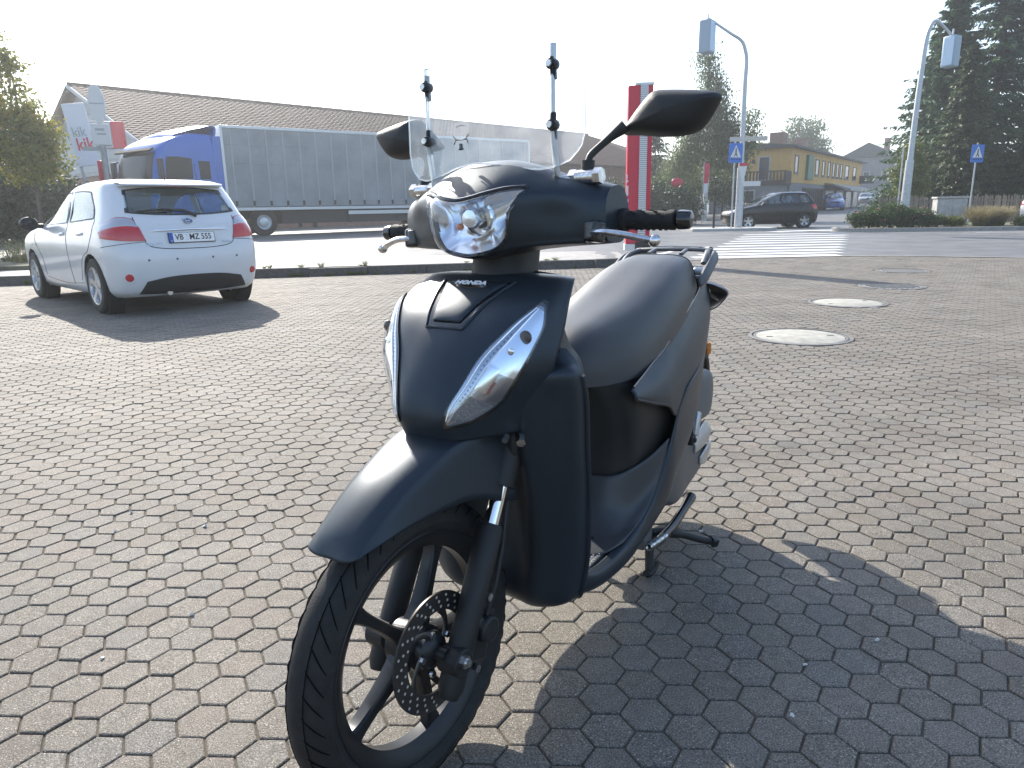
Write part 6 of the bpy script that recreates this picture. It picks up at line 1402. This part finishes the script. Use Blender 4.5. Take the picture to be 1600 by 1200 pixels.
def tuft(name, loc, r, h, n, m, label, cat='grass', group=None, droop=.5, wd=.012, parent=None, kind=None):
    a = RNG.random(n)*2*math.pi; rr = r*.35*np.sqrt(RNG.random(n)); P = np.stack([np.cos(a)*rr, np.sin(a)*rr, np.zeros(n)], 1); hh = h*(.55+.5*RNG.random(n)); out = r*(.25+.75*RNG.random(n)); Ps, Us, Ws, rn = [], [], [], []; pr = P; cr_ = RNG.random(n)
    for k in range(4):
        t = (k+1)/4; q = P+np.stack([np.cos(a)*out*t**1.6, np.sin(a)*out*t**1.6, hh*(t-droop*.35*t**3)], 1); u = q-pr; w_ = np.cross(u, np.array([0, 0, 1.0])+RNG.normal(size=(n, 3))*.4); w_ /= np.linalg.norm(w_, axis=1, keepdims=True)+1e-9
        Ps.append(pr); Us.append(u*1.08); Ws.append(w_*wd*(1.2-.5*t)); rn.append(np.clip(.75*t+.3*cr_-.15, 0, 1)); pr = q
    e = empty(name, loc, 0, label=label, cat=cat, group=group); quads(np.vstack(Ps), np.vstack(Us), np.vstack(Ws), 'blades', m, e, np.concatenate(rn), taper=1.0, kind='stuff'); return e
def px(x, y, Y): p = at(x, y, Y); return float(p[0]), float(p[1]), float(p[2])

# ---- left side
b = px(64, 350, 20); tree('maple_tree', (b[0], b[1], .2), [(0, 0, -.2), (.03, 0, 1.5), (-.05, 0, 3.2), (-.15, 0, 5.3)],
     [(0, 0, 2.4, .95, .9, .75), (-.35, 0, 3.1, .9, .8, .7), (.25, 0, 2.9, .7, .7, .7), (-.2, 0, 3.9, .62, .6, .7), (-.2, 0, 4.7, .34, .34, .6), (-.2, 0, 5.3, .16, .16, .3), (-.9, 0, 3.4, .5, .5, .6)],
     320, 40, .14, .10, M['lf_autumn'], M['bark'], 'young tree with yellowing leaves at the edge of the yard', r0=.065, limbs=40)
for k, (x, y, Y, rx, h) in enumerate(((15, 350, 24, 1.6, 3.6), (-45, 350, 23, 1.8, 4.2), (70, 350, 26, 1.5, 3.0), (108, 345, 27, 1.2, 2.2), (-10, 350, 28, 2.2, 5.0), (-110, 350, 22, 2.2, 4.8), (140, 345, 28, .9, 1.4))):
    b = px(x, y, Y); bush('dark_shrub', (b[0], b[1], .1), rx, 1.2, h, 260, 40, .20, .13, M['lf_dark'], ('dark shrub directly behind the trunk of the young yellowing tree', 'tall dark shrub at the outer end of the thicket', 'dark shrub between the young yellowing tree and the white banner board', 'low dark shrub at the foot of the white banner board', 'tallest dark shrub rising at the back of the thicket', 'wide dark shrub beyond the tall end shrub of the thicket', 'small low shrub below the red kik sign box')[k], 'thicket behind the young tree')
MB().prism([(-60, 5), (-8.35, 13.2), (-9.2, 15.6), (-60, 20)], (0, 0, -.1), (1, 0, 0), (0, 1, 0), (0, 0, 1), .32).build('verge', M['earth'], kind='structure', smooth=False)
for k in range(26):
    x = -9.2-RNG.random()*6; y = 12.6+(x+9)*.12+RNG.random()*2.6
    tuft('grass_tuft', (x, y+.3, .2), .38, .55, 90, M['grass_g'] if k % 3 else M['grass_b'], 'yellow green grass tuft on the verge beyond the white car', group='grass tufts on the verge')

# ---- centre: hedge, birch and garden trees
for k, (x, Y, rx, h) in enumerate(((930, 44, 1.6, 2.3), (962, 43, 1.6, 2.5), (995, 42.5, 1.6, 2.6), (1030, 42, 1.6, 2.5), (1058, 41, 1.3, 2.0))):
    b = px(x, 340, Y); bush('hedge_shrub', (b[0], b[1], .1), rx, 1.1, h, 200, 40, .2, .14, M['lf_dark'], ('dense hedge shrub below the hipped end of the retail roof', 'dense hedge shrub left of the red pylon', 'dense hedge shrub directly behind the red pylon', 'dense hedge shrub right of the red pylon', 'lowest hedge shrub under the round red sign')[k], 'hedge behind the red pylon')
b = px(1100, 335, 46)
bl = [(2.6, 0, 5.6, .6, .6, 1.3), (-1.7, 0, 3.6, .9, .8, 1.6), (0, 0, 5.2, 1.2, 1.2, 2.2), (.3, 0, 7.5, .9, .9, 1.6), (-.2, 0, 9.3, .6, .6, 1.1), (1.3, 0, 4.7, .9, .8, 1.7), (-1.1, 0, 4.6, .8, .8, 1.5), (2.0, .2, 4.0, .7, .7, 1.4), (.9, 0, 6.2, .8, .7, 1.3), (-.9, 0, 6.6, .6, .6, 1.0)]
tree('birch_tree', (b[0], b[1], .1), [(0, 0, -.2), (.1, 0, 4), (-.05, 0, 8), (-.15, 0, 10.2)], bl, 640, 46, .30, .17, M['lf_birch'], M['bark_b'], 'tall loose birch tree with drooping twigs beside the crossing mast', r0=.17, weep=.55, limbs=46)
for k, (x, Y, h, r_, lm) in enumerate(((1065, 50, 4.2, 1.2, 'lf_yel'), (1035, 52, 3.6, 1.2, 'lf_mid'), (1128, 54, 5.0, 1.3, 'lf_mid'), (1085, 58, 6.0, 1.5, 'lf_yel'))):
    b = px(x, 330, Y); tree('garden_tree', (b[0], b[1], .2), [(0, 0, -.2), (0, 0, h*.5), (0, 0, h*.85)], [(0, 0, h*.55, r_, r_, h*.42), (r_*.5, 0, h*.45, r_*.7, r_*.7, h*.3), (-r_*.5, 0, h*.5, r_*.7, r_*.7, h*.35)], 150, 40, .28, .17, M[lm], M['bark'],
        ('small light green tree growing left of the birch', 'round mid green tree above the hedge', 'leafy tree between birch and yellow house', 'pale yellow green tree behind the birch')[k], r0=.08, limbs=18)
b = px(1022, 335, 56); conifer('dark_conifer', (b[0], b[1], .2), 7.5, 2.0, 1.0, 20, 7, M['ndl'], 'dark conifer just behind the red pylon', r0=.12, dense=10)
for k, (x, Y, h) in enumerate(((1215, 112, 11), (1240, 108, 13.5), (1262, 110, 13.0))):
    b = px(x, 320, Y); tree('tall_tree', (b[0], b[1], .3), [(0, 0, -.2), (0, 0, h*.5), (0, 0, h*.85)], [(0, 0, h*.68, 2.4, 2.4, h*.3), (1.2, 0, h*.55, 1.6, 1.6, h*.22), (-1.3, 0, h*.58, 1.6, 1.6, h*.22)], 150, 36, .5, .36, M['lf_birch'], M['bark'], ('rounded tree behind the first chimney of the yellow house', 'tallest tree between the two chimneys of the yellow house', 'tree right of the second chimney of the yellow house')[k], group='trees behind the yellow house', r0=.2, limbs=16)
# ---- right: conifers behind the fence
def cf(x, Y, *a, **k): b = px(x, 335, Y); return conifer('conifer_tree', (b[0], b[1], .1), *a, group='conifers behind the picket fence', **k)
cf(1532, 45, 18.5, 3.7, 1.2, 46, 11, M['ndl'], 'tallest dark spruce with open layered branches', droop=.30, r0=.28, dense=22, nl=.42, nw=.13, loose=.3)
cf(1592, 48, 17.0, 3.4, 1.2, 36, 8, M['ndl'], 'dark spruce standing right of the tallest one', droop=.30, r0=.26, dense=20, nl=.42, nw=.13, loose=.3)
cf(1436, 47, 10.5, 2.6, .8, 30, 10, M['ndl'], 'shorter dark spruce between the leaning mast and the ragged conifer', droop=.25, r0=.18, dense=18, nl=.42, nw=.14, loose=.3)
cf(1462, 43, 12.4, 3.0, 1.0, 34, 9, M['ndl'], 'loose ragged conifer leaning towards the street beside the mast', droop=.12, r0=.2, dense=18, nl=.42, nw=.14, loose=.4)
cf(1492, 39, 8.3, 2.15, .4, 34, 12, M['ndl2'], 'dense cone shaped green fir in front of the spruces', droop=.22, r0=.14, dense=16, nl=.30, nw=.10, loose=.15)
cf(1608, 39, 6.2, 2.0, .3, 28, 12, M['ndl2'], 'broad low conifer at the fence behind the grass clump', droop=.25, r0=.14, dense=14, nl=.30, nw=.11, loose=.15)
b = px(1412, 338, 37.5); tree('light_tree', (b[0], b[1], .1), [(0, 0, -.2), (0, 0, 1.6), (.1, 0, 3.2)], [(0, 0, 2.3, .75, .8, 1.2), (.15, 0, 3.2, .5, .5, .8), (.3, 0, 1.5, .7, .7, .8)], 190, 40, .17, .12, M['lf_yel'], M['bark'], 'light yellow green small tree left of the dense fir', r0=.06, limbs=20)
for k, (x, Y, rx, h) in enumerate(((1395, 38.5, .9, 1.5), (1445, 39.5, 1.3, 2.6), (1545, 41, 1.7, 3.2), (1520, 40, 1.3, 2.4), (1580, 41, 1.6, 3.6), (1640, 41, 1.8, 3.8))):
    b = px(x, 338, Y); bush('evergreen_shrub', (b[0], b[1], .1), rx, 1.0, h, 220, 40, .17, .13, M['lf_dark'] if k else M['lf_mid'], ('light green shrub at the street end of the picket fence', 'evergreen shrub below the light yellow green tree', 'evergreen shrub behind the crossing sign post', 'evergreen shrub right below the dense fir', 'tall evergreen shrub behind the feathery grass', 'largest evergreen shrub behind the white car')[k], 'shrubs behind the picket fence')
# ---- planting bed across the road
b = px(1400, 352, 28.2)
for k, (dx, rx, h) in enumerate(((-1.15, .75, .75), (-.25, .9, .95), (.75, .75, .8))):
    e = bush('rose_bush', (b[0]+dx, 28.0+.2*k, .08), rx, .6, h, 190, 30, .085, .075, M['lf_mid'], ('low rose bush at the corner of the planting bed', 'middle rose bush around the foot of the leaning mast', 'rose bush next to the utility cabinet')[k], 'rose bushes in the planting bed')
    C = blob_pts([(0, 0, h*.55, rx, .6, h*.5)], 12, .85); P, U, W = leaves(C, 7, .03, .05); quads(P, U, W, 'flowers', M['petal'], e, kind='stuff')
b = px(1463, 350, 28.6); bush('grey_shrub', (b[0], 28.6, .08), .42, .35, .55, 90, 30, .07, .06, M['lf_birch'], 'small grey green shrub at the foot of the cabinet')
b = px(1491, 350, 28.4); bush('lime_shrub', (b[0], 28.4, .08), .38, .3, .42, 90, 30, .06, .06, M['lf_yel'], 'small lime green plant right of the grey shrub')
b = px(1548, 351, 28.2)
for k, (dx, dy, r_, h) in enumerate(((-.45, 0, .62, .85), (.35, .2, .68, .92), (-.05, .5, .7, .95))): tuft('ornamental_grass', (b[0]+dx, 28.2+dy, .06), r_, h, 900, M['grass_b'], ('left feathery beige grass clump in the planting bed', 'right feathery beige grass clump in the planting bed', 'rear feathery beige grass clump in the planting bed')[k], wd=.016)
b = px(1600, 352, 27.8); bush('lime_shrub', (b[0]+.1, 27.8, .08), .45, .3, .4, 90, 30, .06, .06, M['lf_yel'], 'lime green plant beside the white car')
# ---- weeds along the kerb
for k in range(46):
    x = -8+RNG.random()*10.3 if k > 14 else (-3.6+RNG.random()*1.2 if k < 7 else -.9+RNG.random()*.9); top_ = RNG.random() < .4
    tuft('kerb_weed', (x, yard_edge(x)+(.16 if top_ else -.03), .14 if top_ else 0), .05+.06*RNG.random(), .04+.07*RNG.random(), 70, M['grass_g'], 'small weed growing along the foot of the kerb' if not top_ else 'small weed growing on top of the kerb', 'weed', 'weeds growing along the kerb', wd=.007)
# pale chips lying on the pavers
mb = MB()
for (x, y) in ((1258, 1038), (1238, 1118), (1370, 1000), (320, 822), (205, 800), (180, 830), (980, 770), (1095, 830), (300, 960), (1480, 640), (160, 1028)):
    g = ground(x, y, .003); r_ = .004+.003*random.random(); mb.box((g[0], g[1], .003), (r_*2, r_*1.3, r_), rot=(random.random(), random.random(), random.random()*3))
mb.build('stone_chips', M['sign_w'], yard, smooth=False, kind='stuff')

# ---- thin haze over the whole place, added partly to imitate veiling lens flare
hz = MB().bbox(-1560, 1560, -460, 2560, -1.7, 60).build('haze', None, smooth=False, kind='stuff')
hm = bpy.data.materials.new('haze'); hm.use_nodes = True; n = hm.node_tree.nodes; n.clear(); o_ = n.new('ShaderNodeOutputMaterial'); v_ = n.new('ShaderNodeVolumePrincipled')
v_.inputs['Color'].default_value = (.92, .96, 1, 1); v_.inputs['Density'].default_value = .0015; v_.inputs['Anisotropy'].default_value = .55; hm.node_tree.links.new(v_.outputs[0], o_.inputs['Volume']); hz.data.materials.append(hm)
